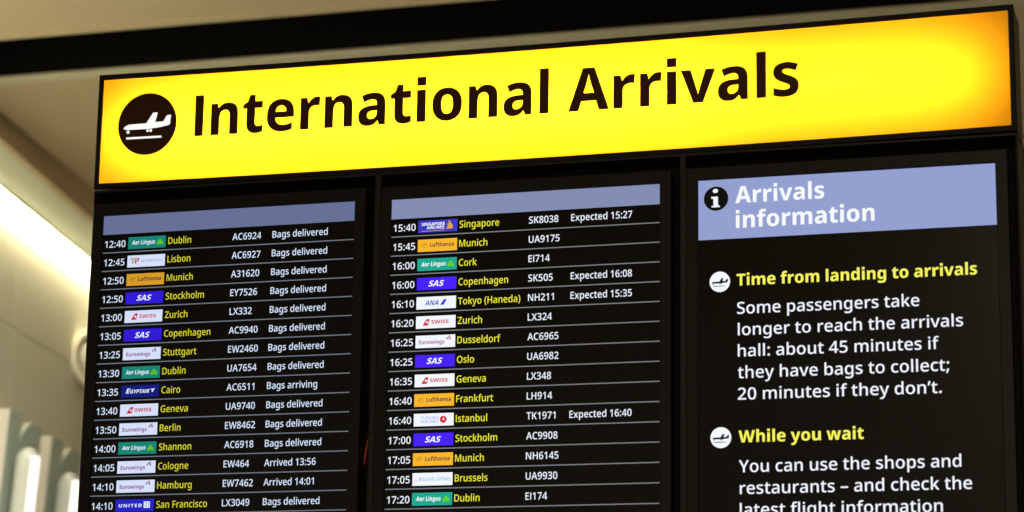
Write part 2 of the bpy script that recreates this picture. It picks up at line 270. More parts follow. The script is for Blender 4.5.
GLYPHS_MEDIUM = {
    ' ': '260|',
    '(': '318|40,274 40,397* 112,624* 187,714 288,714 219,620* 148,394* 148,275 148,159* 219,-65* 287,-158 187,-158 112,-71* 40,152*',
    ')': '318|278,274 278,152* 207,-71* 131,-158 31,-158 99,-65* 170,159* 170,275 170,394* 99,620* 30,714 131,714 207,624* 278,397*',
    ',': '269|200,116 207,105 194,52* 147,-72* 121,-129 36,-129 51,-69* 79,63* 86,116',
    '-': '322|35,218 35,318 287,318 287,218',
    '.': '276|65,62 65,102* 107,136* 138,136 169,136* 211,102* 211,62 211,22* 169,-13* 138,-13 107,-13* 65,22*',
    '0': '576|530,357 530,271* 504,135* 446,40* 353,-10* 287,-10 205,-10* 97,78* 45,243* 45,357 45,473* 93,637* 199,725* 287,725 369,725* 477,638* 530,473*/160,357 160,267* 185,146* 240,86* 287,86 334,86* 389,145* 415,267* 415,357 415,448* 389,569* 334,629* 287,629 240,629* 185,569* 160,448*',
    '1': '576|382,0 268,0 268,461 268,485* 268,528* 270,571* 271,591 256,576* 232,554* 214,539 137,475 77,551 283,714 382,714',
    '2': '576|527,0 43,0 43,87 227,273 281,327* 352,407* 386,480* 386,522 386,574* 323,626* 275,626 227,626* 151,590* 109,556 47,632 76,658* 145,699* 229,724* 280,724 349,724* 448,677* 502,591* 502,533 502,475* 456,377* 372,282* 314,226 190,105 190,101 527,101',
    '3': '576|501,550 501,501* 463,431* 395,386* 350,376 350,372 436,362* 523,276* 523,203 523,142* 463,45* 340,-10* 243,-10 183,-10* 87,8* 42,29 42,131 88,109* 190,84* 236,84 326,84* 402,150* 402,208 402,247* 360,297* 277,321* 214,321 152,321 152,414 215,414 273,414* 348,444* 386,498* 386,534 386,580* 323,629* 269,629 232,629* 172,613* 122,588* 99,573 45,651 85,681* 198,724* 276,724 387,724* 501,627*',
    '4': '576|557,156 459,156 459,0 347,0 347,156 20,156 20,248 346,717 459,717 459,252 557,252/347,440 347,462* 348,503* 350,540* 351,572* 352,584 348,584 339,564* 317,524* 306,508 127,252 347,252',
    '5': '576|288,446 357,446* 463,395* 521,299* 521,231 521,155* 457,47* 336,-10* 249,-10 192,-10* 93,10* 59,29 59,131 95,111* 199,85* 245,85 294,85* 365,115* 404,176* 404,222 404,285* 325,352* 241,352 213,352* 147,342* 125,337 74,367 101,714 472,714 472,613 199,613 184,435 201,438* 253,446*',
    '6': '576|50,304 50,366* 67,486* 110,594* 186,677* 304,724* 389,724 410,724* 463,720* 480,715 480,621 462,626* 416,632* 389,632 324,632* 237,591* 186,520* 163,425* 160,371 166,371 180,395* 224,433* 286,455* 328,455 390,455* 482,403* 533,304* 533,234 533,158* 475,49* 371,-10* 299,-10 247,-10* 156,28* 88,105* 50,224*/298,85 352,85* 420,157* 420,233 420,294* 360,365* 300,365 259,365* 199,330* 165,276* 165,248 165,218* 182,161* 215,113* 264,85*',
    '7': '576|127,0 408,613 42,613 42,714 531,714 531,634 251,0',
    '8': '576|288,724 385,724* 508,637* 508,552 508,509* 472,445* 412,396* 375,377 417,357* 487,305* 530,235* 530,186 530,127* 473,39* 365,-10* 289,-10 209,-10* 100,37* 45,123* 45,184 45,233* 84,304* 150,355* 188,373 154,393* 100,444* 67,510* 67,553 67,609* 125,684* 224,724*/154,185 154,139* 220,78* 287,78 353,78* 421,138* 421,186 421,218* 387,266* 328,304* 291,319 275,325 237,308* 183,268* 154,218*/287,635 240,635* 178,589* 178,546 178,514* 208,470* 259,438* 290,424 319,437* 367,469* 396,514* 396,546 396,589* 336,635*',
    '9': '576|528,407 528,325* 497,175* 421,58* 289,-10* 189,-10 168,-10* 114,-6* 96,-1 96,94 115,88* 161,82* 185,82 252,82* 340,123* 392,194* 415,289* 417,342 411,342 397,319* 353,281* 291,259* 248,259 187,259* 95,311* 45,410* 45,480 45,556* 103,665* 208,724* 280,724 332,724* 422,685* 490,607* 528,488*/281,629 226,629* 158,557* 158,481 158,420* 217,349* 277,349 319,349* 379,384* 413,438* 413,466 413,495* 396,553* 364,601* 314,629*',
    ':': '273|64,61 64,102* 107,135* 136,135 166,135* 209,102* 209,61 209,22* 166,-13* 136,-13 107,-13* 64,22*/64,478 64,519* 107,553* 136,553 166,553* 209,519* 209,478 209,438* 166,403* 136,403 107,403* 64,438*',
    ';': '276|193,124 200,113 191,78* 163,-9* 131,-95* 114,-132 30,-132 37,-102* 52,-35* 66,32* 77,97* 80,124/64,478 64,519* 106,553* 135,553 165,553* 208,519* 208,478 208,438* 165,403* 135,403 106,403* 64,438*',
    'A': '662|537,0 464,198 195,198 122,0 0,0 267,717 394,717 661,0/367,489 363,500* 348,549* 334,602* 330,618 325,596* 312,547* 300,504* 295,489 227,299 434,299',
    'B': '656|307,714 447,714* 583,632* 583,537 583,493* 551,428* 492,387* 453,379 453,374 494,367* 563,330* 604,261* 604,205 604,140* 542,48* 429,0* 350,0 92,0 92,714/321,418 402,418* 462,472* 462,522 462,573* 390,619* 310,619 209,619 209,418/209,326 209,95 333,95 416,95* 481,161* 481,214 481,247* 452,297* 385,326* 327,326',
    'C': '636|401,624 350,624* 268,588* 211,518* 180,419* 180,356 180,274* 230,154* 329,90* 403,90 450,90* 535,108* 577,122 577,22 535,5* 446,-10* 388,-10 277,-10* 131,81* 58,246* 58,357 58,438* 103,572* 191,671* 319,724* 402,724 456,724* 562,701* 605,680 563,584 529,600* 448,624*',
    'D': '731|673,366 673,245* 583,82* 416,0* 299,0 92,0 92,714 319,714 429,714* 587,634* 673,480*/550,362 550,449* 495,562* 387,616* 310,616 209,616 209,98 292,98 422,98* 550,230*',
    'E': '554|497,0 92,0 92,714 497,714 497,615 209,615 209,421 480,421 480,323 209,323 209,99 497,99',
    'F': '524|208,0 92,0 92,714 497,714 497,615 208,615 208,393 478,393 478,294 208,294',
    'G': '731|396,388 659,388 659,29 601,10* 477,-10* 401,-10 292,-10* 139,77* 58,241* 58,358 58,470* 146,634* 311,724* 430,724 492,724* 602,701* 647,681 606,584 568,602* 476,624* 426,624 347,624* 236,558* 180,437* 180,356 180,276* 230,155* 336,89* 421,89 460,89* 522,98* 545,104 545,290 396,290',
    'H': '747|655,0 538,0 538,322 209,322 209,0 92,0 92,714 209,714 209,422 538,422 538,714 655,714',
    'I': '365|326,0 38,0 38,67 124,90 124,624 38,647 38,714 326,714 326,647 241,624 241,90 326,67',
    'J': '294|2,-199 -24,-199* -63,-192* -78,-187 -78,-91 -62,-95* -27,-101* -7,-101 21,-101* 64,-79* 89,-27* 89,17 89,714 206,714 206,26 206,-53* 155,-152* 63,-199*',
    'K': '637|637,0 502,0 278,323 209,267 209,0 92,0 92,714 209,714 209,373 234,404* 288,467* 315,497 497,714 630,714 362,401',
    'L': '539|92,0 92,714 209,714 209,100 511,100 511,0',
    'M': '923|406,0 194,597 190,597 192,577* 195,513* 198,439* 198,401 198,0 92,0 92,714 257,714 459,149 463,149 666,714 831,714 831,0 719,0 719,406 719,441* 721,512* 725,575* 726,596 722,596 508,0',
    'N': '779|687,0 544,0 193,570 189,570 191,547* 195,483* 198,413* 198,379 198,0 92,0 92,714 234,714 584,148 588,148 587,166* 583,229* 581,302* 581,332 581,714 687,714',
    'O': '785|726,358 726,275* 685,140* 602,42* 477,-10* 393,-10 307,-10* 181,43* 99,140* 58,276* 58,359 58,469* 131,634* 280,725* 394,725 505,725* 653,634* 726,469*/181,358 181,275* 226,154* 320,90* 393,90 467,90* 559,154* 603,275* 603,358 603,483* 504,625* 394,625 320,625* 226,561* 181,442*',
    'P': '612|296,714 435,714* 565,602* 565,500 565,454* 536,371* 471,305* 362,267* 283,267 209,267 209,0 92,0 92,714/289,616 209,616 209,365 272,365 329,365* 406,391* 446,449* 446,495 446,555* 370,616*',
    'Q': '785|726,358 726,274* 683,136* 598,39* 533,14 704,-170 546,-170 413,-9 408,-9* 398,-10* 393,-10 307,-10* 181,43* 99,140* 58,276* 58,359 58,469* 131,634* 280,725* 394,725 505,725* 653,634* 726,469*/181,358 181,275* 226,154* 320,90* 393,90 467,90* 559,154* 603,275* 603,358 603,483* 504,625* 394,625 320,625* 226,561* 181,442*',
    'R': '636|298,714 389,714* 508,668* 566,577* 566,509 566,456* 528,381* 466,333* 429,318 628,0 494,0 326,286 209,286 209,0 92,0 92,714/294,618 209,618 209,380 297,380 373,380* 447,441* 447,504 447,544* 414,594* 347,618*',
    'S': '556|513,198 513,135* 452,42* 335,-10* 251,-10 209,-10* 136,-2* 75,15* 49,27 49,135 91,116* 201,89* 255,89 302,89* 365,113* 396,158* 396,187 396,218* 367,261* 299,298* 238,321 179,343* 98,399* 57,478* 57,535 57,595* 118,679* 225,724* 296,724 358,724* 459,700* 500,681 464,585 425,603* 337,626* 293,626 253,626* 200,603* 174,563* 174,537 174,506* 203,463* 269,427* 326,405 386,382* 469,328* 513,254*',
    'T': '565|341,0 224,0 224,614 14,614 14,714 550,714 550,614 341,614',
    'U': '738|651,260 651,182* 589,60* 463,-10* 366,-10 229,-10* 86,137* 86,261 86,714 203,714 203,262 203,178* 286,90* 370,90 429,90* 501,132* 535,210* 535,263 535,714 651,714',
    'V': '624|624,714 375,0 249,0 0,714 126,714 270,281 280,254* 295,198* 308,145* 312,122 316,145* 329,198* 345,255* 354,282 498,714',
    'W': '958|945,714 758,0 632,0 511,427 506,445* 495,489* 485,532* 478,567* 477,577 475,567* 469,532* 459,489* 449,444* 443,425 325,0 199,0 13,714 131,714 233,298 238,278* 248,232* 258,185* 265,142* 268,123 271,146* 279,197* 291,251* 304,303* 310,325 419,714 535,714 647,323 654,300* 667,247* 678,194* 687,143* 690,123 693,148* 704,208* 718,271* 725,299 827,714',
    'X': '622|618,0 484,0 308,287 130,0 3,0 240,370 18,714 148,714 311,449 473,714 601,714 379,368',
    'Y': '591|296,385 465,714 591,714 354,278 354,0 237,0 237,273 0,714 127,714',
    'Z': '582|547,0 36,0 36,81 395,614 47,614 47,714 537,714 537,633 179,100 547,100',
    'a': '577|300,550 400,550* 501,459* 501,364 501,0 419,0 397,75 393,75 370,46* 321,8* 257,-10* 212,-10 164,-10* 87,25* 43,98* 43,154 43,237* 169,323* 296,328 387,331 387,356 387,416* 335,462* 288,462 248,462* 171,438* 136,421 102,503 140,523* 242,550*/317,255 229,252* 161,202* 161,156 161,116* 210,78* 248,78 307,78* 387,145* 387,211 387,258',
    'b': '622|195,578 195,546* 192,488* 189,469 195,469 217,503* 295,550* 356,550 452,550* 570,409* 570,271 570,178* 516,53* 419,-10* 354,-10 293,-10* 217,35* 195,64 187,64 165,0 80,0 80,760 195,760/327,457 278,457* 220,418* 195,339* 195,278 195,268 195,178* 252,84* 329,84 391,84* 453,180* 453,272 453,364* 391,457*',
    'c': '495|305,-10 230,-10* 116,49* 52,172* 52,267 52,367* 120,492* 238,550* 313,550 357,550* 437,532* 464,518 430,427 403,438* 341,454* 312,454 264,454* 201,413* 169,330* 169,268 169,208* 201,127* 263,86* 308,86 351,86* 422,106* 453,121 453,24 424,8* 354,-10*',
    'd': '622|265,-10 169,-10* 52,131* 52,269 52,408* 171,550* 268,550 309,550* 369,529* 413,493* 428,471 434,471 432,486* 427,543* 427,563 427,760 542,760 542,0 452,0 432,71 427,71 412,49* 368,12* 306,-10*/296,83 371,83* 432,167* 432,252 432,268 432,359* 374,456* 295,456 233,456* 169,356* 169,267 169,178* 233,83*',
    'e': '578|298,550 370,550* 474,491* 529,382* 529,306 529,244 169,244 171,166* 253,81* 327,81 378,81* 459,100* 502,119 502,27 462,8* 378,-10* 318,-10 240,-10* 119,51* 52,175* 52,266 52,357* 113,484* 224,550*/299,463 244,463* 178,392* 172,327 416,327 416,368* 391,428* 339,463*',
    'f': '362|351,453 220,453 220,0 105,0 105,453 17,453 17,508 106,542 106,567 106,672* 197,765* 284,765 319,765* 376,753* 400,745 373,662 357,666* 317,675* 295,675 257,675* 220,625* 220,570 220,540 351,540',
    'g': '622|267,550 321,550* 402,509* 430,470 435,470 448,540 542,540 542,-7 542,-83* 487,-187* 375,-240* 288,-240 228,-240* 129,-224* 89,-207 89,-105 130,-126* 229,-147* 289,-147 355,-147* 428,-76* 428,-14 428,4 428,16* 430,59* 432,71 427,71 402,32* 322,-10* 267,-10 167,-10* 52,136* 52,269 52,400* 167,550*/294,457 254,457* 198,413* 169,329* 169,268 169,176* 234,82* 297,82 333,82* 384,101* 417,142* 433,205* 433,249 433,270 433,335* 405,418* 343,457*',
    'h': '632|195,567 195,537* 191,486* 189,468 196,468 213,496* 263,532* 325,550* 359,550 421,550* 509,508* 555,422* 555,352 555,0 441,0 441,332 441,395* 389,457* 335,457 281,457* 221,413* 195,329* 195,268 195,0 80,0 80,760 195,760',
    'i': '275|195,540 195,0 80,0 80,540/139,747 164,747* 203,718* 203,684 203,650* 164,620* 139,620 111,620* 74,650* 74,684 74,718* 111,747*',
    'j': '275|30,-240 5,-240* -38,-233* -54,-228 -54,-137 -39,-141* -8,-146* 10,-146 40,-146* 80,-112* 80,-63 80,540 195,540 195,-71 195,-121* 161,-197* 89,-240*/74,684 74,718* 111,747* 138,747 164,747* 203,718* 203,684 203,650* 164,620* 138,620 111,620* 74,650*',
    'k': '566|194,388 194,368* 191,308* 189,285 193,285 199,294* 222,324* 246,356* 255,366 414,540 546,540 335,310 560,0 425,0 256,236 194,185 194,0 80,0 80,760 194,760',
    'l': '275|195,0 80,0 80,760 195,760',
    'm': '952|691,550 783,550* 875,457* 875,352 875,0 761,0 761,334 761,397* 713,457* 663,457 594,457* 535,369* 535,286 535,0 421,0 421,334 421,375* 399,430* 356,457* 322,457 274,457* 218,413* 195,330* 195,269 195,0 80,0 80,540 170,540 187,469 192,469 208,495* 257,532* 318,550* 352,550 414,550* 496,507* 516,464 522,464 548,507* 639,550*',
    'n': '632|361,550 454,550* 555,457* 555,352 555,0 441,0 441,332 441,395* 390,457* 335,457 255,457* 195,360* 195,269 195,0 80,0 80,540 170,540 186,467 192,467 210,495* 262,532* 326,550*',
    'o': '613|562,271 562,204* 526,100* 460,27* 364,-10* 305,-10 250,-10* 157,27* 90,100* 52,204* 52,271 52,361* 113,485* 229,550* 308,550 383,550* 497,485* 562,361*/169,271 169,212* 198,127* 259,81* 307,81 355,81* 416,127* 444,212* 444,271 444,331* 415,414* 355,459* 306,459 234,459* 169,360*',
    'p': '622|357,550 454,550* 570,410* 570,271 570,180* 516,54* 419,-10* 354,-10 314,-10* 252,11* 210,45* 195,64 189,64 191,47* 195,-3* 195,-25 195,-240 80,-240 80,540 174,540 190,468 195,468 210,491* 254,528* 315,550*/326,457 279,457* 222,419* 196,345* 195,288 195,272 195,211* 219,128* 277,84* 328,84 370,84* 426,131* 453,215* 453,273 453,360* 390,457*',
    'q': '622|427,-11 427,8* 430,54* 433,71 427,71 405,38* 327,-10* 264,-10 170,-10* 52,131* 52,269 52,362* 106,487* 204,550* 267,550 329,550* 407,503* 430,469 434,469 448,540 542,540 542,-240 427,-240/297,82 346,82* 405,119* 431,194* 432,250 432,269 432,362* 373,458* 295,458 231,458* 169,356* 169,267 169,178* 232,82*',
    'r': '428|352,550 367,550* 402,547* 414,544 401,438 389,440* 358,444* 341,444 314,444* 261,423* 219,383* 195,323* 195,282 195,0 80,0 80,540 170,540 185,445 191,445 207,474* 255,522* 316,550*',
    's': '489|445,154 445,102* 394,29* 297,-10* 226,-10 169,-10* 85,7* 50,23 50,122 87,104* 183,79* 225,79 283,79* 335,114* 335,144 335,162* 314,191* 259,220* 207,240 157,260* 86,301* 49,359* 49,403 49,474* 163,550* 257,550 307,550* 395,530* 436,512 400,428 364,443* 288,464* 252,464 207,464* 158,435* 158,410 158,391* 182,364* 239,337* 289,317 339,298* 409,257* 445,198*',
    't': '387|283,83 305,83* 347,91* 362,96 362,10 344,1* 287,-10* 255,-10 210,-10* 137,20* 92,95* 92,163 92,453 19,453 19,504 98,546 136,660 207,660 207,540 357,540 357,453 207,453 207,168 207,124* 249,83*',
    'u': '632|551,540 551,0 461,0 445,70 439,70 422,42* 368,7* 305,-10* 270,-10 208,-10* 121,31* 75,118* 75,187 75,540 191,540 191,207 191,145* 242,83* 296,83 350,83* 411,127* 437,211* 437,271 437,540',
    'v': '535|205,0 0,540 121,540 230,222 236,204* 251,160* 262,117* 264,102 268,102 271,117* 283,160* 298,204* 304,221 413,540 535,540 329,0',
    'w': '818|445,287 437,314* 423,371* 413,420* 410,435 406,435 404,420* 393,370* 380,313* 371,285 286,1 159,1 11,541 127,541 194,274 201,247* 214,186* 225,130* 226,109 230,109 233,123* 241,163* 250,206* 260,246* 264,260 347,541 473,541 553,259 560,237* 574,183* 585,130* 587,109 591,109 593,129* 603,185* 617,247* 624,274 693,541 807,541 657,1 528,1',
    'x': '555|204,276 24,540 154,540 278,351 402,540 531,540 350,276 541,0 410,0 278,202 144,0 15,0',
    'y': '536|0,540 122,540 233,232 240,210* 254,168* 265,128* 268,109 272,109 277,132* 298,200* 309,233 415,540 536,540 308,-64 288,-118* 232,-198* 153,-240* 95,-240 71,-240* 34,-235* 21,-232 21,-141 32,-143* 63,-147* 80,-147 111,-147* 155,-123* 185,-81* 196,-53 217,1',
    'z': '480|444,0 35,0 35,71 308,452 51,452 51,540 436,540 436,461 169,88 444,88',
    '–': '500|39,222 39,315 461,315 461,222',
    '’': '194|176,714 183,703 174,667* 146,581* 113,495* 97,458 14,458 21,488* 35,555* 48,622* 59,687* 63,714',
}



def decode(s):
    adv, body = s.split('|')
    contours = []
    if body:
        for c in body.split('/'):
            pts = []
            for p in c.split():
                off = p.endswith('*')
                x, y = p.rstrip('*').split(',')
                pts.append((float(x), float(y), not off))
            full = []
            for k, p in enumerate(pts):          # implied on-curve points
                q = pts[(k + 1) % len(pts)]
                full.append(p)
                if not p[2] and not q[2]:
                    full.append(((p[0] + q[0]) / 2, (p[1] + q[1]) / 2, True))
            while not full[0][2]:
                full = full[1:] + full[:1]
            out = []
            k = 0
            while k < len(full):
                p = full[k]
                q = full[(k + 1) % len(full)]
                out.append((p[0], p[1]))
                if not q[2]:
                    r = full[(k + 2) % len(full)]
                    for t in (0.25, 0.5, 0.75):
                        out.append(((1 - t) ** 2 * p[0] + 2 * t * (1 - t) * q[0] + t * t * r[0],
                                    (1 - t) ** 2 * p[1] + 2 * t * (1 - t) * q[1] + t * t * r[1]))
                    k += 2
                else:
                    k += 1
            contours.append(out)
    return float(adv), contours


def fill(contours):
    """triangles of a flat outline with holes"""
    cu = bpy.data.curves.new('outline', 'CURVE')
    cu.dimensions = '2D'
    cu.fill_mode = 'BOTH'
    for c in contours:
        sp = cu.splines.new('POLY')
        sp.points.add(len(c) - 1)
        for k, (x, y) in enumerate(c):
            sp.points[k].co = (x / 1000.0, y / 1000.0, 0, 1)
        sp.use_cyclic_u = True
    o = bpy.data.objects.new('outline', cu)
    me = o.to_mesh()
    v = [(p.co.x * 1000.0, p.co.y * 1000.0) for p in me.vertices]
    f = [tuple(p.vertices) for p in me.polygons]
    o.to_mesh_clear()
    bpy.data.objects.remove(o)
    bpy.data.curves.remove(cu)
    return v, f


GLYPH = {}
for wname, table in (('bold', GLYPHS_BOLD), ('medium', GLYPHS_MEDIUM)):
    for ch, s in table.items():
        adv, cs = decode(s)
        if ch == 'I':                             # a plain stem
            a, b, adv = (72, 236, 308) if wname == 'bold' else (84, 200, 284)
            cs = [[(a, 0), (b, 0), (b, 714), (a, 714)]]
        if ch == 'i':                             # square dots
            for q, c in enumerate(cs):
                if min(p[1] for p in c) > 580:
                    stem = [p for k_ in cs if k_ is not c for p in k_]
                    xa, xb = min(p[0] for p in stem), max(p[0] for p in stem)
                    za = min(p[1] for p in c) + 8
                    cs[q] = [(xa, za), (xb, za), (xb, za + (xb - xa) * 0.94), (xa, za + (xb - xa) * 0.94)]
        v, f = fill(cs) if cs else ([], [])
        GLYPH[wname, ch] = (adv, v, f, min([p[0] for p in v], default=0), max([p[0] for p in v], default=0))


class Flat:
    """flat shapes on an upright board, gathered into ONE mesh with several inks"""

    def __init__(self):
        self.v, self.f, self.fm, self.mats = [], [], [], []

    def ink(self, mat):
        if mat not in self.mats:
            self.mats.append(mat)
        return self.mats.index(mat)

    def poly(self, pts, mat, y):
        n = len(self.v)
        self.v += [(x, y, z) for x, z in pts]
        self.f.append(tuple(range(n, n + len(pts))))
        self.fm.append(self.ink(mat))

    def shape(self, pts, mat, y):
        """outline that may be concave"""
        x0 = sum(p[0] for p in pts) / len(pts)
        z0 = sum(p[1] for p in pts) / len(pts)
        v, f = fill([[((x - x0) * 1e4, (z - z0) * 1e4) for x, z in pts]])
        n = len(self.v)
        self.v += [(x0 + a / 1e4, y, z0 + b / 1e4) for a, b in v]
        self.f += [tuple(n + k for k in t) for t in f]
        self.fm += [self.ink(mat)] * len(f)

    def rect(self, x0, x1, z0, z1, mat, y):
        self.poly([(x0, z0), (x1, z0), (x1, z1), (x0, z1)], mat, y)

    def disc(self, cx, cz, rx, mat, y, rz=None, n=48):
        rz = rz or rx
        self.poly([(cx + rx * math.cos(2 * math.pi * k / n), cz + rz * math.sin(2 * math.pi * k / n)) for k in range(n)], mat, y)

    def text(self, s, x0, base, cap, mat, y, weight='medium', x1=None, squeeze=1.0, slant=0.0, track=0.0):
        """ink starts at x0; x1 fits the line's width, else squeeze scales it"""
        pen, lo, hi = 0.0, None, 0.0
        items = []
        for ch in s:
            adv, v, f, a, b = GLYPH[weight, ch]
            if v:
                lo = pen + a if lo is None else lo
                hi = pen + b
                items.append((pen, v, f))
            pen += adv + track
        sz = cap / 714.0
        sx = (x1 - x0) / (hi - lo) if x1 is not None else sz * squeeze
        k = self.ink(mat)
        for p, v, f in items:
            n = len(self.v)
            self.v += [(x0 + (p + a - lo) * sx + slant * b * sz, y, base + b * sz) for a, b in v]
            self.f += [tuple(n + q for q in t) for t in f]
            self.fm += [k] * len(f)
        return x0 + (hi - lo) * sx

    def build(self, name, parent):
        return mesh_obj(name, self.v, self.f, self.mats, parent, self.fm)


# ---------------------------------------------------------------- materials
M = {
    'ceiling': paint('warm_ceiling_paint', (196, 178, 146), 0.7, 0.03, 1.2),
    'trim': paint('pale_trim_paint', (196, 192, 168), 0.5, 0.03, 2.0),
    'slot': paint('matt_black_recess', (10, 9, 8), 0.9, 0.2, 3.0, spec=0.1),
    'wall': paint('pale_wall_panel', (234, 234, 212), 0.5, 0.03, 1.5),
    'soffit': paint('pale_soffit_paint', (198, 208, 196), 0.6, 0.03, 1.5),
    'floor': paint('polished_stone_floor', (150, 140, 125), 0.35, 0.1, 2.0),
    'dark_wall': paint('dark_far_wall', (24, 26, 24), 0.7, 0.1, 2.0),
    'frame': paint('black_powder_coat', (14, 14, 12), 0.6, 0.08, 30.0, spec=0.12),
    'cabinet': paint('black_cabinet_metal', (17, 17, 15), 0.55, 0.08, 20.0, spec=0.2),
    'cavity': paint('unlit_black_back_panel', (9, 9, 8), 0.8, 0.1, 10.0, spec=0.2),
    'side': paint('dark_olive_side_panel', (66, 66, 55), 0.5, 0.06, 8.0),
    'bezel': paint('moulded_black_bezel', (12, 13, 11), 0.5, 0.06, 40.0, spec=0.15),
    'glass': paint('black_screen_glass', (5, 5, 4), 0.22, 0.02, 5.0, spec=0.2),
    'sign_ink': paint('opaque_black_vinyl', (48, 27, 10), 0.5, 0.05, 30.0, spec=0.1),
    'inside': paint('white_lightbox_lining', (245, 245, 240), 0.8, 0.01, 5.0),
    'fin_face': paint('grey_green_panel', (164, 178, 162), 0.45, 0.05, 4.0),
    'fin_edge': paint('pale_panel_edge', (176, 168, 152), 0.45, 0.04, 4.0),
    'red_cable': paint('red_cable_sheath', (214, 60, 28), 0.4, 0.05, 20.0),
    'timber': paint('light_timber', (242, 180, 96), 0.5, 0.1, 12.0),
    'tube': paint('white_glossy_tube', (172, 174, 164), 0.22, 0.02, 4.0),
    'ring': paint('white_ring_plastic', (228, 224, 206), 0.35, 0.02, 6.0),
    'dome': paint('opal_dome_plastic', (205, 206, 188), 0.25, 0.02, 6.0),
}
LAMP = emit('cove_tube_light', (255, 238, 196), 34.0)
HIGHLIGHT = emit('painted_highlight_glow', (255, 252, 240), 1.6)  # emission standing in for the reflected highlight on the white tubes
WHITE_SIGN = emit('sign_white_cutout', (255, 255, 250), 1.0)

yellow = bpy.data.materials.new('yellow_translucent_acrylic')
yellow.use_nodes = True
nt = yellow.node_tree
nt.nodes.clear()
tr = nt.nodes.new('ShaderNodeBsdfTranslucent')
tr.inputs['Color'].default_value = (1.0, 0.40, 0.008, 1)
df = nt.nodes.new('ShaderNodeBsdfDiffuse')
df.inputs['Color'].default_value = (0.9, 0.42, 0.01, 1)
mx = nt.nodes.new('ShaderNodeMixShader')
mx.inputs['Fac'].default_value = 0.15
out = nt.nodes.new('ShaderNodeOutputMaterial')
nt.links.new(tr.outputs[0], mx.inputs[1])
nt.links.new(df.outputs[0], mx.inputs[2])
nt.links.new(mx.outputs[0], out.inputs['Surface'])

# ---------------------------------------------------------------- the hall
H = 4.2
D = Vector((-0.1940, 0.9810, 0)).normalized()          # the left wall runs this way
N = Vector((D.y, -D.x, 0))                              # and faces this way
SLOT0, SLOT1 = 2.698, 3.122


def on_wall(off, along, z):
    p = N * off + D * along
    return (p.x, p.y, z)


def prism(name, foot, z0, z1, mat, parent=None):
    n = len(foot)
    v = [(x, y, z0) for x, y in foot] + [(x, y, z1) for x, y in foot]
    f = [tuple(range(n - 1, -1, -1)), tuple(range(n, 2 * n))] + [(k, (k + 1) % n, n + (k + 1) % n, n + k) for k in range(n)]
    o = mesh_obj(name, v, f, mat, parent)
    return o


CW, WALL = -2.2754, -2.5630                             # fascia and wall, measured along N
ZS = 4.1149                                             # height of the soffit


def along_at_y(off, y):
    return (y - N.y * off) / D.y


a0 = along_at_y(CW, SLOT1)
ca, cb = on_wall(CW, a0, 0), on_wall(CW, 11.0, 0)
# near slab and far slab of one ceiling, with a black recess between them
bm = bmesh.new()
add_box(bm, (-8, -9, H), (8, SLOT0, H + 0.12))
v = [bm.verts.new(p) for p in ((ca[0], ca[1], H), (8, SLOT1, H), (8, 12, H), (cb[0], 12, H))]
w = [bm.verts.new((q.co.x, q.co.y, H + 0.12)) for q in v]
bm.faces.new(v); bm.faces.new(w)
for k in range(4):
    bm.faces.new((v[k], v[(k + 1) % 4], w[(k + 1) % 4], w[k]))
ceiling = tag(bm_obj('ceiling', bm, M['ceiling']), 'warm tan ceiling split by a long black recess above the yellow sign', kind='structure')
bm = bmesh.new()
add_box(bm, (-8, SLOT0 - 0.02, H + 0.42), (8, SLOT1 + 0.02, H + 0.46))
add_box(bm, (-8, SLOT0 - 0.04, H + 0.121), (8, SLOT0, H + 0.42))
add_box(bm, (-8, SLOT1, H + 0.121), (8, SLOT1 + 0.04, H + 0.42))
add_box(bm, (-8, SLOT0 - 0.001, H + 0.004), (8, SLOT0 + 0.012, H + 0.2))
add_box(bm, (-8, SLOT1 - 0.012, H + 0.004), (8, SLOT1 + 0.001, H + 0.2))
for x in (-1.15, 1.6):
    add_box(bm, (x, SLOT0 + 0.012, H + 0.16), (x + 0.05, SLOT1 - 0.012, H + 0.41))
recess = bm_obj('ceiling_recess', bm, M['slot'], ceiling)

trim_1 = tag(box_obj('trim_1', (-4.2, SLOT1 - 0.004, H - 0.009), (8, SLOT1 + 0.07, H + 0.003), M['trim'], bevel=0.004),
             'pale trim strip along the far edge of the black ceiling recess', kind='structure')
trim_2 = tag(box_obj('trim_2', (-8, SLOT0 - 0.05, H - 0.004), (8, SLOT0 + 0.006, H + 0.003), M['ceiling'], bevel=0.0015),
             'tan trim strip along the near edge of the black ceiling recess', kind='structure')

# stepped edge of the ceiling at the left: fascia, soffit, then the wall


def quad_block(name, off0, off1, z0, z1, s0, s1, mat):
    a, b, c, d = on_wall(off0, s0, 0), on_wall(off1, s0, 0), on_wall(off1, s1, 0), on_wall(off0, s1, 0)
    return prism(name, [a[:2], b[:2], c[:2], d[:2]], z0, z1, mat)


tag(quad_block('trim_3', CW - 0.03, CW, ZS, H + 0.06, a0 - 0.05, 11.0, M['ceiling']),
    'tan fascia where the ceiling steps down above the left wall', kind='structure')
tag(quad_block('trim_4', WALL - 0.2, CW - 0.031, ZS, ZS + 0.04, a0 - 0.4, 11.0, M['soffit']),
    'pale soffit between the stepped ceiling and the glowing cove', kind='structure')

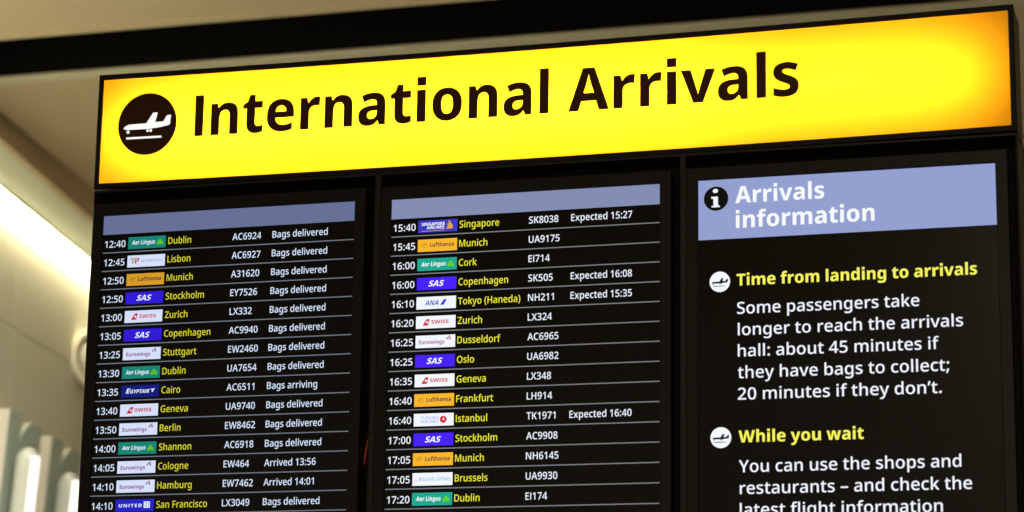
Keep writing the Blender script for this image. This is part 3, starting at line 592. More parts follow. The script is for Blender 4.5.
# left wall: panels with thin open joints
bm = bmesh.new()
cuts_s = [a0 - 3.0, 1.96, 3.70, 5.365, 7.10, 11.0]
cuts_z = [0.0, 1.15, 2.38, 3.605, ZS - 0.002]
for i in range(len(cuts_s) - 1):
    for j in range(len(cuts_z) - 1):
        s0, s1, z0, z1 = cuts_s[i] + 0.003, cuts_s[i + 1] - 0.003, cuts_z[j] + 0.003, cuts_z[j + 1] - 0.003
        q = [on_wall(o, s, z) for z in (z0, z1) for o, s in ((WALL - 0.05, s0), (WALL, s0), (WALL, s1), (WALL - 0.05, s1))]
        vs = [bm.verts.new(p) for p in q]
        for f in ((0, 1, 2, 3), (4, 5, 6, 7), (0, 1, 5, 4), (1, 2, 6, 5), (2, 3, 7, 6), (3, 0, 4, 7)):
            bm.faces.new([vs[k] for k in f])
wall_left = tag(bm_obj('wall_left', bm, M['wall']), 'pale panelled wall on the left lit by a cove light', kind='structure')
tag(quad_block('trim_5', WALL - 0.12, WALL - 0.052, 0.0, ZS - 0.002, a0 - 3.0, 11.0, M['wall']), 'backing behind the joints of the left wall', kind='structure')

tag(box_obj('floor', (-9, -9, -0.1), (9, 13, 0.0), M['floor']), 'grey stone floor of the hall', kind='structure')
tag(box_obj('wall_back', (-0.6, 5.004, 0.0), (7.9, 5.2, H - 0.002), M['dark_wall']), 'dark wall far behind the right edge of the display cabinet', kind='structure')
tag(box_obj('wall_end', (-5.0, 12.0, 0.0), (8.0, 12.2, H - 0.002), M['wall']), 'pale wall closing the far end of the hall', kind='structure')

# cove light along the top of the wall
t = tag(empty('cove_light', on_wall(WALL + 0.03, 5.0, ZS)), 'long glowing cove light along the top of the pale left wall', 'light')
bm = bmesh.new()
SEG = 2.2
for k in range(-1, 4):
    s0, s1 = 3.0 + k * SEG + 0.006, 3.0 + (k + 1) * SEG - 0.006
    q = [on_wall(o, s, z) for s in (s0, s1) for o, z in ((WALL + 0.008, ZS - 0.0062), (WALL + 0.056, ZS - 0.0062), (WALL + 0.052, ZS - 0.011), (WALL + 0.012, ZS - 0.011))]
    vs = [bm.verts.new(p) for p in q]
    for f in ((0, 1, 2, 3), (4, 5, 6, 7), (0, 1, 5, 4), (1, 2, 6, 5), (2, 3, 7, 6), (3, 0, 4, 7)):
        bm.faces.new([vs[i] for i in f])
bm_obj('diffuser', bm, LAMP, t)
bm = bmesh.new()
q = [on_wall(o, s, z) for s in (1.0, 11.0) for o, z in ((WALL + 0.003, ZS - 0.002), (WALL + 0.066, ZS - 0.002), (WALL + 0.066, ZS - 0.006), (WALL + 0.003, ZS - 0.006))]
vs = [bm.verts.new(p) for p in q]
for f in ((0, 1, 2, 3), (4, 5, 6, 7), (0, 1, 5, 4), (1, 2, 6, 5), (2, 3, 7, 6), (3, 0, 4, 7)):
    bm.faces.new([vs[k] for k in f])
bm_obj('mounting_channel', bm, M['trim'], t)

# ---------------------------------------------------------------- fins, rounded panels and white tubes along the left wall
LEAN = math.radians(3.6)


def lean_point(off, s, z, z_top):
    return on_wall(off - math.tan(LEAN) * (z_top - z), s, z)


def add_panel(bm, outline, off0, off1, z_top, bevel=0.0):
    """outline in (along, z); extruded from off0 to off1 along the wall's normal, leaning to the hall"""
    a = [bm.verts.new(lean_point(off0, s, z, z_top)) for s, z in outline]
    b = [bm.verts.new(lean_point(off1, s, z, z_top)) for s, z in outline]
    n = len(outline)
    fa = bm.faces.new(a); fb = bm.faces.new(b)
    fs = [bm.faces.new((a[k], a[(k + 1) % n], b[(k + 1) % n], b[k])) for k in range(n)]
    return fa, fb, fs


OFF = WALL + 0.356
BASE_Z = 0.0
PITCH_S = 0.582


def make_unit(s, zt, names):
    # upright slab
    bm = bmesh.new()
    fa, fb, fs = add_panel(bm, [(s, BASE_Z), (s + 0.165, BASE_Z), (s + 0.165, zt), (s, zt)], OFF - 0.075, OFF, zt)
    for f in fs:
        f.material_index = 1
    tag(bm_obj('wall_fin', bm, [M['fin_face'], M['fin_edge']]), names[0], 'fin', 'upright fins along the left wall')
    # panel with a rounded top corner
    s0, s1 = s + 0.168, s + 0.455
    pts = [(s0, BASE_Z), (s1, BASE_Z), (s1, zt - 0.012)]
    zc = zt - 0.004
    for k in range(9):
        a = math.pi / 2 * k / 8
        pts.append((s0 + 0.19 - 0.19 * math.sin(a), zc - 0.15 + 0.15 * math.cos(a)))
    t = tag(empty('rounded_panel', lean_point(OFF, s + 0.3, BASE_Z, zt)), names[1], 'panel', 'rounded panels along the left wall')
    bm = bmesh.new()
    add_panel(bm, pts, OFF - 0.022, OFF - 0.004, zt)
    bm_obj('face', bm, M['fin_face'], t)
    bm = bmesh.new()
    add_panel(bm, [(s0 + 0.004, BASE_Z), (s1 - 0.02, BASE_Z), (s1 - 0.02, zt - 0.013), (s0 + 0.004, zt - 0.013)], OFF - 0.060, OFF - 0.0225, zt)
    bm_obj('timber_core', bm, M['timber'], t)
    # white tube; its glossy highlight is painted as a glowing strip
    root = tag(empty('white_tube', lean_point(OFF + 0.075, s + 0.06, BASE_Z, zt)), names[2], 'lamp', 'white tubes along the left wall')
    axis = Vector(lean_point(0, 0, 1, 1)) - Vector(lean_point(0, 0, 0, 1))
    r, z1 = 0.046, zt - 0.145

    def prof(zs_rs, a0_, a1_, n, grow=0.0, cap=False):
        bm = bmesh.new()
        rings = []
        for z, rr in zs_rs:
            c = Vector(lean_point(OFF + 0.075, s + 0.06, z, zt))
            rings.append([bm.verts.new(c + (N * math.cos(a) + D * math.sin(a)) * (rr + grow)) for a in [a0_ + (a1_ - a0_) * q / n for q in range(n + (0 if cap else 1))]])
        for A, B in zip(rings, rings[1:]):
            m_ = len(A)
            for q in range(m_ if cap else m_ - 1):
                bm.faces.new((A[q], A[(q + 1) % m_], B[(q + 1) % m_], B[q]))
        if cap:
            bm.faces.new(rings[0]); bm.faces.new(rings[-1])
        return bm
    zr = [(BASE_Z, r), (z1 - r, r)] + [(z1 - r + r * math.sin(a), max(0.004, r * math.cos(a))) for a in [math.pi / 2 * q / 8 for q in range(1, 9)]]
    bm_obj('tube_body', prof(zr, 0, 2 * math.pi, 28, cap=True), M['tube'], root, smooth=True)
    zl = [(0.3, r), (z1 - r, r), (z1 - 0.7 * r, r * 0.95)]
    bm_obj('painted_highlight', prof(zl, math.radians(-58), math.radians(2), 8, 0.0015), HIGHLIGHT, root, smooth=True)


make_unit(4.234, 3.070, ('grey green upright fin nearest the left edge of the photo', 'rounded panel behind the white tube nearest the left edge', 'white glossy tube nearest the left edge, between the two fins'))
make_unit(4.234 + PITCH_S, 3.050, ('grey green upright fin closer to the black display cabinet', 'rounded panel partly hidden by the black display cabinet', 'white glossy tube partly hidden by the black display cabinet'))

# round lamp on the wall beside the cabinet
rl_c = Vector(on_wall(WALL, 6.47, 3.652))
rl_n = (N * math.cos(math.radians(42)) - D * math.sin(math.radians(42))).normalized()
rl_u = Vector((0, 0, 1)).cross(rl_n).normalized()
root = tag(empty('round_wall_lamp', rl_c), 'round white wall lamp half hidden behind the left edge of the display cabinet', 'lamp')


def turned(profile, n=40):
    bm = bmesh.new()
    rings = []
    for r_, h in profile:
        c = rl_c + rl_n * (h + 0.020)
        rings.append([bm.verts.new(c + (rl_u * math.cos(a) + Vector((0, 0, 1)) * math.sin(a)) * r_) for a in [2 * math.pi * q / n for q in range(n)]])
    for A, B in zip(rings, rings[1:]):
        for q in range(n):
            bm.faces.new((A[q], A[(q + 1) % n], B[(q + 1) % n], B[q]))
    bm.faces.new(rings[0]); bm.faces.new(rings[-1])
    return bm


bm_obj('ring', turned([(0.132, -0.05), (0.140, 0.040), (0.143, 0.082), (0.150, 0.095), (0.146, 0.112), (0.134, 0.122), (0.120, 0.116), (0.114, 0.096), (0.108, 0.080), (0.09, 0.078)]), M['ring'], root, smooth=True)
bm_obj('dome', turned([(0.100, 0.079), (0.098, 0.095), (0.09, 0.118), (0.06, 0.134), (0.03, 0.142), (0.004, 0.144)]), M['dome'], root, smooth=True)

# ---------------------------------------------------------------- illuminated sign
SL, SR, SB, ST, DEPTH = -0.7865, 1.1765, 2.8942, 3.1505, 0.125


def sag(x):
    t_ = (x - 0.195) / 0.982
    return -0.0065 * max(0.0, 1 - t_ * t_)


def bow(bm):
    for k in range(1, 16):
        x = SL + (SR - SL) * k / 16
        bmesh.ops.bisect_plane(bm, geom=bm.verts[:] + bm.edges[:] + bm.faces[:], plane_co=(x, 0, 0), plane_no=(1, 0, 0))
    for v_ in bm.verts:
        k = 1.0 if v_.co.z > 3.02 else 0.75
        v_.co.z += sag(v_.co.x) * k


sign = tag(empty('illuminated_sign', (0.195, 0.07, SB)), 'long yellow backlit sign reading International Arrivals above the three screens', 'sign')
bm = bmesh.new()
add_ring(bm, (SL, SR, SB, ST), (SL + 0.0105, SR - 0.0105, SB + 0.0120, ST - 0.0112), 0.0, 0.012, 0.0015)
bow(bm)
bm_obj('front_frame', bm, M['frame'], sign)
# casing behind the frame, open to the front
x0, x1, z0, z1 = SL + 0.011, SR - 0.001, SB + 0.002, ST - 0.002
bm = bmesh.new()
add_box(bm, (x0, 0.0125, z0), (x0 + 0.004, DEPTH, z1))
add_box(bm, (x1 - 0.004, 0.0125, z0), (x1, DEPTH, z1))
add_box(bm, (x0 + 0.004, 0.0125, z0), (x1 - 0.004, DEPTH, z0 + 0.004))
add_box(bm, (x0 + 0.004, 0.0125, z1 - 0.004), (x1 - 0.004, DEPTH, z1))
add_box(bm, (x0 + 0.004, DEPTH - 0.004, z0 + 0.004), (x1 - 0.004, DEPTH, z1 - 0.004))
bow(bm)
bm_obj('casing', bm, M['side'], sign)
bm = bmesh.new()
add_box(bm, (x0 + 0.005, DEPTH - 0.007, z0 + 0.005), (x1 - 0.005, DEPTH - 0.005, z1 - 0.005))
bow(bm)
bm_obj('lining', bm, M['inside'], sign)
FX0, FX1, FZ0, FZ1 = SL + 0.008, SR - 0.008, SB + 0.009, ST - 0.008
bm = bmesh.new()
vs = [bm.verts.new(p) for p in ((FX0, 0.004, FZ0), (FX1, 0.004, FZ0), (FX1, 0.004, FZ1), (FX0, 0.004, FZ1))]
bm.faces.new(vs)
bow(bm)
tag(bm_obj('face_panel', bm, yellow, sign), 'yellow translucent face')


def flat_bow(fl):
    fl.v = [(x, y, z + sag(x) * 0.85) for x, y, z in fl.v]
    return fl


fl = Flat()
fl.text('International', -0.5562, 3.0002, 0.0905, M['sign_ink'], 0.0030, 'bold', x1=0.2335)
fl.text('Arrivals', 0.2752, 3.0000, 0.0905, M['sign_ink'], 0.0030, 'bold', x1=0.7521)
flat_bow(fl).build('lettering', sign)

AIR = [(-0.802, -0.102), (-0.743, -0.036), (-0.631, 0.011), (-0.035, 0.024), (0.192, 0.358), (0.345, 0.353), (0.275, 0.046), (0.546, 0.054), (0.661, 0.245), (0.802, 0.251), (0.777, -0.053), (0.705, -0.08), (0.453, -0.127), (0.059, -0.165), (-0.679, -0.159), (-0.766, -0.142)]


def landing_symbol(name_disc, name_plane, cx, cz, r, mat_disc, mat_plane, y, parent, fix=lambda f_: f_):
    f1 = Flat()
    f1.disc(cx, cz, r, mat_disc, y)
    d_ = fix(f1).build(name_disc, parent)
    f2 = Flat()
    f2.shape([(cx + a * r, cz + b * r) for a, b in AIR], mat_plane, y - 0.0005)
    for a, b, q in ((-0.641, -0.231, 0.055), (0.028, -0.217, 0.047), (0.135, -0.219, 0.047)):
        f2.disc(cx + a * r, cz + b * r, q * r, mat_plane, y - 0.0005, n=16)
    f2.shape([(cx + a * r, cz + b * r) for a, b in ((-0.695, -0.398), (0.51, -0.402), (0.51, -0.47), (-0.695, -0.466))], mat_plane, y - 0.0005)
    return d_, fix(f2)


d_, f2 = landing_symbol('arrivals_symbol', 'aircraft', -0.6676, 3.0340, 0.0691, M['sign_ink'], WHITE_SIGN, 0.0030, sign, flat_bow)
f2.build('aircraft', d_)

# the lamps inside the sign, shining forward on to the yellow face
for lx, lw, pw in ((-0.075, 1.34, 6.9), (0.86, 0.50, 1.6)):
    l = area_light('sign_backlight', (lx, DEPTH - 0.012, (SB + ST) / 2 - 0.004), (0, -1, 0), lw, 0.07, pw, (1.0, 1.0, 0.98))
    l.parent = sign
    l.matrix_parent_inverse = Matrix.Translation(-sign.location)

# ---------------------------------------------------------------- display cabinet
CT = SB - 0.0054                      # top of the cabinet, a thin gap below the sign
cab = tag(empty('display_cabinet', (0.195, 0.07, 0)), 'tall black cabinet holding three upright screens under the yellow sign', 'cabinet')
PX = [-0.7575, -0.1015, 0.5475]       # left edges of the lit screens
PW = [0.5752, 0.5704, 0.5858]
LTS = [2.8330, 2.8302, 2.8315]      # their top edges
SH = 1.018
BZ = 0.0238                           # bezel width
box_obj('back_panel', (SL + 0.0045, 0.050, 0.0), (SR - 0.004, 0.0535, CT - 0.004), M['cavity'], cab)
box_obj('rear_casing', (SL + 0.0045, 0.054, 0.0), (SR - 0.002, 0.190, CT - 0.0065), M['cavity'], cab)
box_obj('top_rail', (SL + 0.0028, -0.004, CT - 0.0050), (SR, 0.049, CT), M['cabinet'], cab, 0.0008)
mull = [PX[1] - BZ - 0.0125, PX[2] - BZ - 0.0125]
for xm in mull:
    box_obj('mullion', (xm, -0.004, 0.0), (xm + 0.0115, 0.049, CT - 0.0051), M['cabinet'], cab, 0.0008)
box_obj('edge_strip', (SL + 0.0028, 0.0, 0.0), (SL + 0.0050, 0.0498, CT - 0.0051), M['cavity'], cab)
box_obj('edge_strip', (SR - 0.0036, -0.004, 0.0), (SR, 0.0038, CT - 0.0051), M['cavity'], cab)
box_obj('side_panel', (SR - 0.0035, 0.004, 0.0), (SR, 0.125, CT - 0.0051), M['side'], cab, 0.0006)
box_obj('plinth_panel', (SL + 0.004, 0.002, 0.0), (SR - 0.004, 0.049, min(LTS) - SH - 0.075), M['cabinet'], cab)
box_obj('hanger_post', (SL + 0.30, 0.155, CT - 0.006), (SL + 0.36, 0.185, SB + 0.02), M['cavity'], cab)
box_obj('hanger_post', (SR - 0.36, 0.155, CT - 0.006), (SR - 0.30, 0.185, SB + 0.02), M['cavity'], cab)
box_obj('sign_bracket', (SL + 0.30, 0.1255, SB + 0.021), (SL + 0.36, 0.185, SB + 0.12), M['cavity'], sign)
box_obj('sign_bracket', (SR - 0.36, 0.1255, SB + 0.021), (SR - 0.30, 0.185, SB + 0.12), M['cavity'], sign)

# a red cable glimpsed in the gap beside the first screen
bm = bmesh.new()
pts = [Vector(p) for p in ((-0.1557, 0.0475, 2.3455), (-0.1542, 0.036, 2.3314), (-0.1545, 0.028, 2.3097), (-0.1597, 0.034, 2.2901), (-0.1669, 0.0475, 2.2776))]
rings = []
for q, p in enumerate(pts):
    d_ = (pts[min(q + 1, len(pts) - 1)] - pts[max(q - 1, 0)]).normalized()
    s_ = d_.cross(Vector((0, 1, 0))).normalized()
    t_ = d_.cross(s_)
    rings.append([bm.verts.new(p + (s_ * math.cos(a) + t_ * math.sin(a)) * (0.0008, 0.0014, 0.0017, 0.0015, 0.0009)[q]) for a in [2 * math.pi * k / 8 for k in range(8)]])
for A, B in zip(rings, rings[1:]):
    for k in range(8):
        bm.faces.new((A[k], A[(k + 1) % 8], B[(k + 1) % 8], B[k]))
bm.faces.new(rings[0]); bm.faces.new(rings[-1])
tag(bm_obj('cable', bm, M['red_cable'], smooth=True), 'thin red cable showing in the dark gap between the left and middle screens', 'cable')

# ---------------------------------------------------------------- what the screens show
BLACK_GLOW = emit('screen_black_glow', (17, 16, 11))


def inks(level, white, yellow_, bar):
    P = {k: emit('screen_%s_%s' % (k, level), c) for k, c in {
        'white': white, 'yellow': yellow_, 'bar': bar, 'line': tuple(v * 0.52 for v in white)}.items()}
    return P


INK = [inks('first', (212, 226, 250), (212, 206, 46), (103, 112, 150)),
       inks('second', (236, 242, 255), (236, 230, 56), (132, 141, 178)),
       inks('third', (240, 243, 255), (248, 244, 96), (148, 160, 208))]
TILE = {}


def tile_ink(name, lit):
    """colours of the airline tiles; the first screen is dimmer"""
    base = {'paper': (243, 248, 255), 'teal': (34, 168, 146), 'leaf': (96, 214, 40), 'amber': (252, 184, 44), 'navy_on_amber': (84, 46, 70), 'ember': (176, 120, 52),
            'violet': (74, 36, 252), 'red': (214, 34, 52), 'plum': (168, 84, 150), 'navy': (26, 34, 140), 'royal': (44, 44, 226),
            'indigo': (62, 58, 190), 'gold': (226, 164, 66), 'grey': (170, 178, 205), 'blue': (58, 84, 200), 'sky': (150, 176, 226),
            'white': (250, 252, 255), 'green': (150, 200, 40), 'rose': (232, 150, 160), 'pale': (150, 172, 240)}
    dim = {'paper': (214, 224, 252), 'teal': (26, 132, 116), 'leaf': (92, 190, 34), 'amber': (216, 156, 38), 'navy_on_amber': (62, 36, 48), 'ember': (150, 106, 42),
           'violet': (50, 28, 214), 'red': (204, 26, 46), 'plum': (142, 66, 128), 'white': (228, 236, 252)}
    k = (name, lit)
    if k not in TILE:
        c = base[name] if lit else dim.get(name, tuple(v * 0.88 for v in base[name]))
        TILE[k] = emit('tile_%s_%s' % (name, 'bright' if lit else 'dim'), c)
    return TILE[k]


def airline_tile(kind, x0, x1, z0, z1, lit, parent, y):
    f_ = Flat()
    w_, h_ = x1 - x0, z1 - z0
    C = lambda n_: tile_ink(n_, lit)
    X = lambda u: x0 + u * w_
    Z = lambda v_: z0 + v_ * h_
    ya, yb = y, y - 0.0005

    def back(c):
        f_.rect(x0, x1, z0, z1, C(c), ya)

    def txt(s, a, b, base_, cap, c, wt='bold', slant=0.0, track=0.0):
        f_.text(s, X(a), Z(base_), cap * h_, C(c), yb, wt, x1=X(b), slant=slant, track=track)

    def shp(pts, c, yy=None):
        f_.shape([(X(a), Z(b)) for a, b in pts], C(c), yy or yb)
    if kind == 'teal':
        back('teal')
        txt('Aer Lingus', .10, .71, .36, .34, 'white', slant=0.16)
        for a, b in ((.80, .40), (.895, .40), (.85, .58)):
            f_.disc(X(a), Z(b), .043 * w_, C('leaf'), yb, n=16)
        shp([(.80, .30), (.84, .30), (.87, .45), (.83, .45)], 'leaf')
    elif kind == 'portugal':
        back('paper')
        txt('T', .07, .21, .30, .46, 'green', slant=.1)
        txt('P', .20, .31, .30, .46, 'red', slant=.1)
        txt('AIR PORTUGAL', .36, .94, .40, .22, 'grey', 'medium')
    elif kind == 'amber':
        back('amber')
        n_ = 20
        for k in range(n_):
            a, b = 2 * math.pi * k / n_, 2 * math.pi * (k + 1) / n_
            f_.poly([(X(.16) + .066 * w_ * q * math.cos(t_), Z(.52) + .066 * w_ * q * math.sin(t_)) for t_, q in ((a, 1), (b, 1), (b, .84), (a, .84))], C('ember'), yb)
        shp([(.10, .47), (.16, .50), (.23, .66), (.20, .66), (.15, .56), (.10, .50)], 'ember')
        txt('Lufthansa', .31, .92, .37, .34, 'navy_on_amber')
    elif kind == 'violet':
        back('violet')
        txt('SAS', .29, .655, .27, .46, 'white', slant=0.30)
    elif kind == 'swiss':
        back('paper')
        shp([(.17, .24), (.31, .24), (.35, .76), (.27, .76)], 'red')
        f_.rect(X(.255), X(.315), Z(.45), Z(.53), C('white'), yb - 0.0004)
        f_.rect(X(.275), X(.295), Z(.37), Z(.61), C('white'), yb - 0.0004)
        txt('SWISS', .39, .83, .36, .30, 'red')
    elif kind == 'plum':
        back('paper')
        txt('Eurowings', .09, .73, .30, .32, 'plum')
        for a, b in ((.765, .72), (.815, .84), (.835, .68)):
            shp([(a, b - .10), (a + .035, b - .10), (a + .065, b + .08), (a + .03, b + .08)], 'plum')
    elif kind == 'navy':
        back('navy')
        txt('E', .13, .22, .34, .40, 'white', slant=.3)
        txt('GYPTAIR', .235, .74, .34, .30, 'white', slant=.3)
        shp([(.76, .64), (.90, .70), (.87, .60), (.84, .40), (.81, .40), (.82, .58)], 'white')
    elif kind == 'royal':
        back('royal')
        txt('UNITED', .09, .69, .36, .27, 'white', track=130)
        f_.rect(X(.74), X(.90), Z(.28), Z(.80), C('white'), yb)
        for k in range(3):
            f_.rect(X(.775 + .042 * k), X(.785 + .042 * k), Z(.34), Z(.74), C('royal'), yb - 0.0004)
    elif kind == 'indigo':
        back('indigo')
        txt('SINGAPORE', .09, .68, .56, .25, 'white')
        txt('AIRLINES', .22, .67, .27, .25, 'white')
        shp([(.09, .09), (.68, .12), (.68, .155), (.09, .135)], 'gold')
        shp([(.70, .22), (.88, .24), (.89, .44), (.84, .70), (.80, .90), (.765, .86), (.79, .70), (.74, .62), (.75, .52), (.78, .48), (.71, .40), (.76, .36)], 'gold')
    elif kind == 'nippon':
        back('paper')
        txt('ANA', .22, .56, .30, .40, 'blue', slant=.22)
        shp([(.60, .30), (.69, .30), (.77, .74), (.70, .74)], 'royal')
    elif kind == 'turkish':
        back('paper')
        txt('TURKISH', .17, .62, .54, .24, 'pale', 'medium')
        txt('AIRLINES', .17, .62, .24, .24, 'pale', 'medium')
        f_.disc(X(.74), Z(.50), .085 * w_, C('red'), yb, n=28)
        shp([(.70, .44), (.73, .50), (.755, .70), (.76, .52), (.79, .44), (.75, .45)], 'white', yb - 0.0004)
    elif kind == 'brussels':
        back('paper')
        for a, b in ((.06, .36), (.085, .50), (.11, .40), (.075, .30), (.12, .30)):
            f_.disc(X(a), Z(b), .011 * w_, C('rose'), yb, n=10)
        txt('brussels airlines', .16, .95, .36, .32, 'sky', 'medium', slant=.1)
    o = f_.build('airline_tile', parent)
    return o


TILE_LABEL = {'teal': 'teal airline tile with white lettering and a green clover', 'portugal': 'white airline tile with green and red initials',
              'amber': 'amber airline tile with a ring emblem and dark lettering', 'violet': 'blue violet airline tile with three white italic letters',
              'swiss': 'white airline tile with red lettering and a red tail fin emblem', 'plum': 'white airline tile with thin plum lettering',
              'navy': 'navy airline tile with white italic lettering', 'royal': 'royal blue airline tile with wide white capitals and a square globe',
              'indigo': 'indigo airline tile with white capitals and a golden bird', 'nippon': 'white airline tile with blue italic initials and a blue stripe',
              'turkish': 'white airline tile with pale lettering and a red disc', 'brussels': 'white airline tile with faint blue lettering'}

ROWS = [[('12:40', 'teal', 'Dublin', 'AC6924', 'Bags delivered'), ('12:45', 'portugal', 'Lisbon', 'AC6927', 'Bags delivered'),
         ('12:50', 'amber', 'Munich', 'A31620', 'Bags delivered'), ('12:50', 'violet', 'Stockholm', 'EY7526', 'Bags delivered'),
         ('13:00', 'swiss', 'Zurich', 'LX332', 'Bags delivered'), ('13:05', 'violet', 'Copenhagen', 'AC9940', 'Bags delivered'),
         ('13:25', 'plum', 'Stuttgart', 'EW2460', 'Bags delivered'), ('13:30', 'teal', 'Dublin', 'UA7654', 'Bags delivered'),
         ('13:35', 'navy', 'Cairo', 'AC6511', 'Bags arriving'), ('13:40', 'swiss', 'Geneva', 'UA9740', 'Bags delivered'),
         ('13:50', 'plum', 'Berlin', 'EW8462', 'Bags delivered'), ('14:00', 'teal', 'Shannon', 'AC6918', 'Bags delivered'),
         ('14:05', 'plum', 'Cologne', 'EW464', 'Arrived 13:56'), ('14:10', 'plum', 'Hamburg', 'EW7462', 'Arrived 14:01'),
         ('14:10', 'royal', 'San Francisco', 'LX3049', 'Bags delivered')],
        [('15:40', 'indigo', 'Singapore', 'SK8038', 'Expected 15:27'), ('15:45', 'amber', 'Munich', 'UA9175', ''),
         ('16:00', 'teal', 'Cork', 'EI714', ''), ('16:00', 'violet', 'Copenhagen', 'SK505', 'Expected 16:08'),
         ('16:10', 'nippon', 'Tokyo (Haneda)', 'NH211', 'Expected 15:35'), ('16:20', 'swiss', 'Zurich', 'LX324', ''),
         ('16:25', 'plum', 'Dusseldorf', 'AC6965', ''), ('16:25', 'violet', 'Oslo', 'UA6982', ''),
         ('16:35', 'swiss', 'Geneva', 'LX348', ''), ('16:40', 'amber', 'Frankfurt', 'LH914', ''),
         ('16:40', 'turkish', 'Istanbul', 'TK1971', 'Expected 16:40'), ('17:00', 'violet', 'Stockholm', 'AC9908', ''),
         ('17:05', 'amber', 'Munich', 'NH6145', ''), ('17:05', 'brussels', 'Brussels', 'UA9930', ''),
         ('17:20', 'teal', 'Dublin', 'EI174', '')]]
COLS = [dict(time=.0058, tile=(.0606, .1478), dest=.1536, flight=.3013, status=.3919),
        dict(time=.0055, tile=(.0592, .1443), dest=.1488, flight=.2973, status=.3864)]
CAP = 0.0145
SCREEN_Y = 0.0


def monitor(k, label):
    x0, x1 = PX[k], PX[k] + PW[k]
    z1, z0 = LTS[k], LTS[k] - SH
    root = tag(empty('arrivals_monitor' if k < 2 else 'information_monitor', ((x0 + x1) / 2, 0.02, z0 - 0.03)), label, 'monitor', 'upright screens in the display cabinet')
    bm = bmesh.new()
    add_ring(bm, (x0 - BZ, x1 + BZ, z0 - 0.030, z1 + 0.0265), (x0 - 0.0005, x1 + 0.0005, z0 - 0.0005, z1 + 0.0005), -0.0055, 0.0200, 0.0015)
    bm_obj('bezel', bm, M['bezel'], root)
    box_obj('rear_housing', (x0 - BZ + 0.004, 0.0202, z0 - 0.026), (x1 + BZ - 0.004, 0.0495, z1 + 0.022), M['cavity'], root)
    scr = box_obj('screen', (x0 - 0.0004, SCREEN_Y, z0 - 0.0004), (x1 + 0.0004, 0.0199, z1 + 0.0004), M['glass'], root)
    scr.data.materials.append(BLACK_GLOW)
    return root, scr, x0, x1


for k in (0, 1):
    root, scr, x0, x1 = monitor(k, ('leftmost upright screen listing flights from 12:40 to 14:10, mostly bags delivered',
                                    'middle upright screen listing flights from 15:40 to 17:20')[k])
    P = INK[k]
    C = COLS[k]
    LT = LTS[k]
    fl = Flat()
    fl.rect(x0 + 0.0004, x1 - 0.0002, LT - (0.0424, 0.0418)[k], LT - (0.0010, 0.0002)[k], P['bar'], SCREEN_Y - 0.0006)
    fl.build('header_bar', scr)
    for n_, (tm, kind, dest, flt, st) in enumerate(ROWS[k]):
        zl = LT - (0.0823, 0.0796)[k] - (0.04014, 0.0402)[k] * n_
        base = zl + 0.0122
        fl = Flat()
        fl.rect(x0 + 0.0012, x1 - 0.0002, zl - 0.0011, zl + 0.0011, P['line'], SCREEN_Y - 0.0006)
        fl.build('divider_line', scr)
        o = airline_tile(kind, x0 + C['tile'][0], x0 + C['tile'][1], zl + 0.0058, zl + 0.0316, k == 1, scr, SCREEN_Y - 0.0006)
        o['label'] = TILE_LABEL[kind]
        yy = SCREEN_Y - 0.0008
        for nm, s, col, dz, cap, ink, sq in (('time_text', tm, 'time', -0.001, CAP * 1.02, 'white', 0.95), ('destination_text', dest, 'dest', 0, CAP, 'yellow', 0.872),
                                             ('flight_number_text', flt, 'flight', 0.0005, CAP, 'white', 0.90), ('status_text', st, 'status', 0.0008, CAP, 'white', 0.883)):
            if s:
                fl = Flat()
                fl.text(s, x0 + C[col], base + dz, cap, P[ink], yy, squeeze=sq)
                fl.build(nm, scr)
    if k == 1:     # the top of one more tile shows at the foot of the picture
        zl -= 0.0402
        o = airline_tile('violet', x0 + C['tile'][0], x0 + C['tile'][1], zl + 0.0058, zl + 0.0316, True, scr, SCREEN_Y - 0.0006)
        o['label'] = TILE_LABEL['violet']

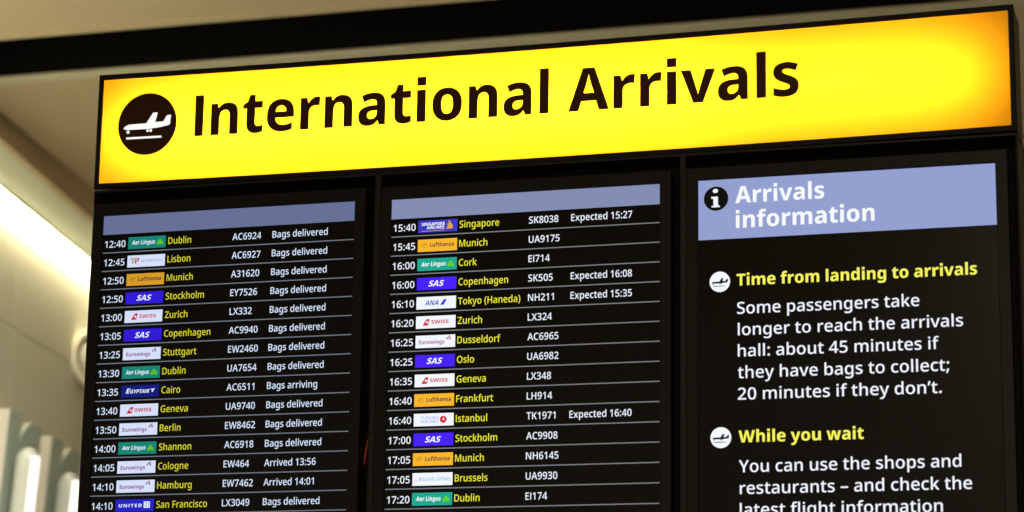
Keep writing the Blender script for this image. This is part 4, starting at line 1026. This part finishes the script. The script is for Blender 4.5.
root, scr, x0, x1 = monitor(2, 'rightmost upright screen headed Arrivals information with text for waiting people')
P = INK[2]
LT = LTS[2]
fl = Flat()
fl.rect(x0 + 0.0004, x1 - 0.0002, LT - 0.1220, LT - 0.0002, P['bar'], SCREEN_Y - 0.0006)
bar = fl.build('header_bar', scr)
WH = emit('screen_pure_white', (246, 250, 255))
DK = emit('screen_symbol_black', (20, 18, 14))
fl = Flat()
fl.text('Arrivals', 0.6226, 2.7812, 0.0338, WH, SCREEN_Y - 0.0011, 'bold', x1=0.8007)
fl.text('information', 0.6237, 2.7306, 0.0338, WH, SCREEN_Y - 0.0011, 'bold', x1=0.8989)
fl.build('header_text', scr)
fl = Flat()
cx, cz, r = 0.5839, 2.7928, 0.0248
fl.disc(cx, cz, r, DK, SCREEN_Y - 0.0011)
INFO = [(-0.395, 0.166), (0.155, 0.174), (0.165, -0.580), (0.309, -0.598), (0.303, -0.711), (-0.374, -0.711), (-0.362, -0.598), (-0.206, -0.581), (-0.218, 0.001), (-0.396, 0.006)]
fl.shape([(cx + a * r, cz + b * r) for a, b in INFO], WH, SCREEN_Y - 0.0016)
fl.disc(cx - 0.045 * r, cz + 0.634 * r, 0.215 * r, WH, SCREEN_Y - 0.0016, rz=0.17 * r, n=24)
fl.build('information_symbol', scr)
for cx, cz in ((0.5907, 2.6234), (0.5914, 2.3132)):
    d_, f2 = landing_symbol('arrivals_symbol', 'aircraft', cx, cz, 0.0206, WH, DK, SCREEN_Y - 0.0006, scr)
    # disc and aircraft are one symbol on the screen
    me = d_.data
    nv, nf = [tuple(q.co) for q in me.vertices] + f2.v, [tuple(q.vertices) for q in me.polygons] + [tuple(len(me.vertices) + i for i in t_) for t_ in f2.f]
    fm = [0] * len(me.polygons) + [1] * len(f2.f)
    bpy.data.objects.remove(d_)
    mesh_obj('arrivals_symbol', nv, nf, [WH, DK], scr, fm)
for s, bold, xa, xb, zb in (('Time from landing to arrivals', 1, .6246, 1.0932, 2.6139),
                            ('Some passengers take', 0, .6251, .9817, 2.5572), ('longer to reach the arrivals', 0, .6263, 1.0641, 2.5143),
                            ('hall: about 45 minutes if', 0, .6260, 1.0174, 2.4718), ('they have bags to collect;', 0, .6258, 1.0359, 2.4290),
                            ('20 minutes if they don\u2019t.', 0, .6255, 1.0207, 2.3865), ('While you wait', 1, .6266, .8702, 2.3026),
                            ('You can use the shops and', 0, .6268, 1.0542, 2.2443), ('restaurants \u2013 and check the', 0, .6284, 1.0731, 2.2020),
                            ('latest flight information', 0, .6281, 1.0175, 2.1600)):
    fl = Flat()
    fl.text(s, xa, zb, 0.0236, P['yellow'] if bold else P['white'], SCREEN_Y - 0.0008, 'bold' if bold else 'medium', x1=xb)
    o = fl.build('heading_text' if bold else 'paragraph_line', scr)
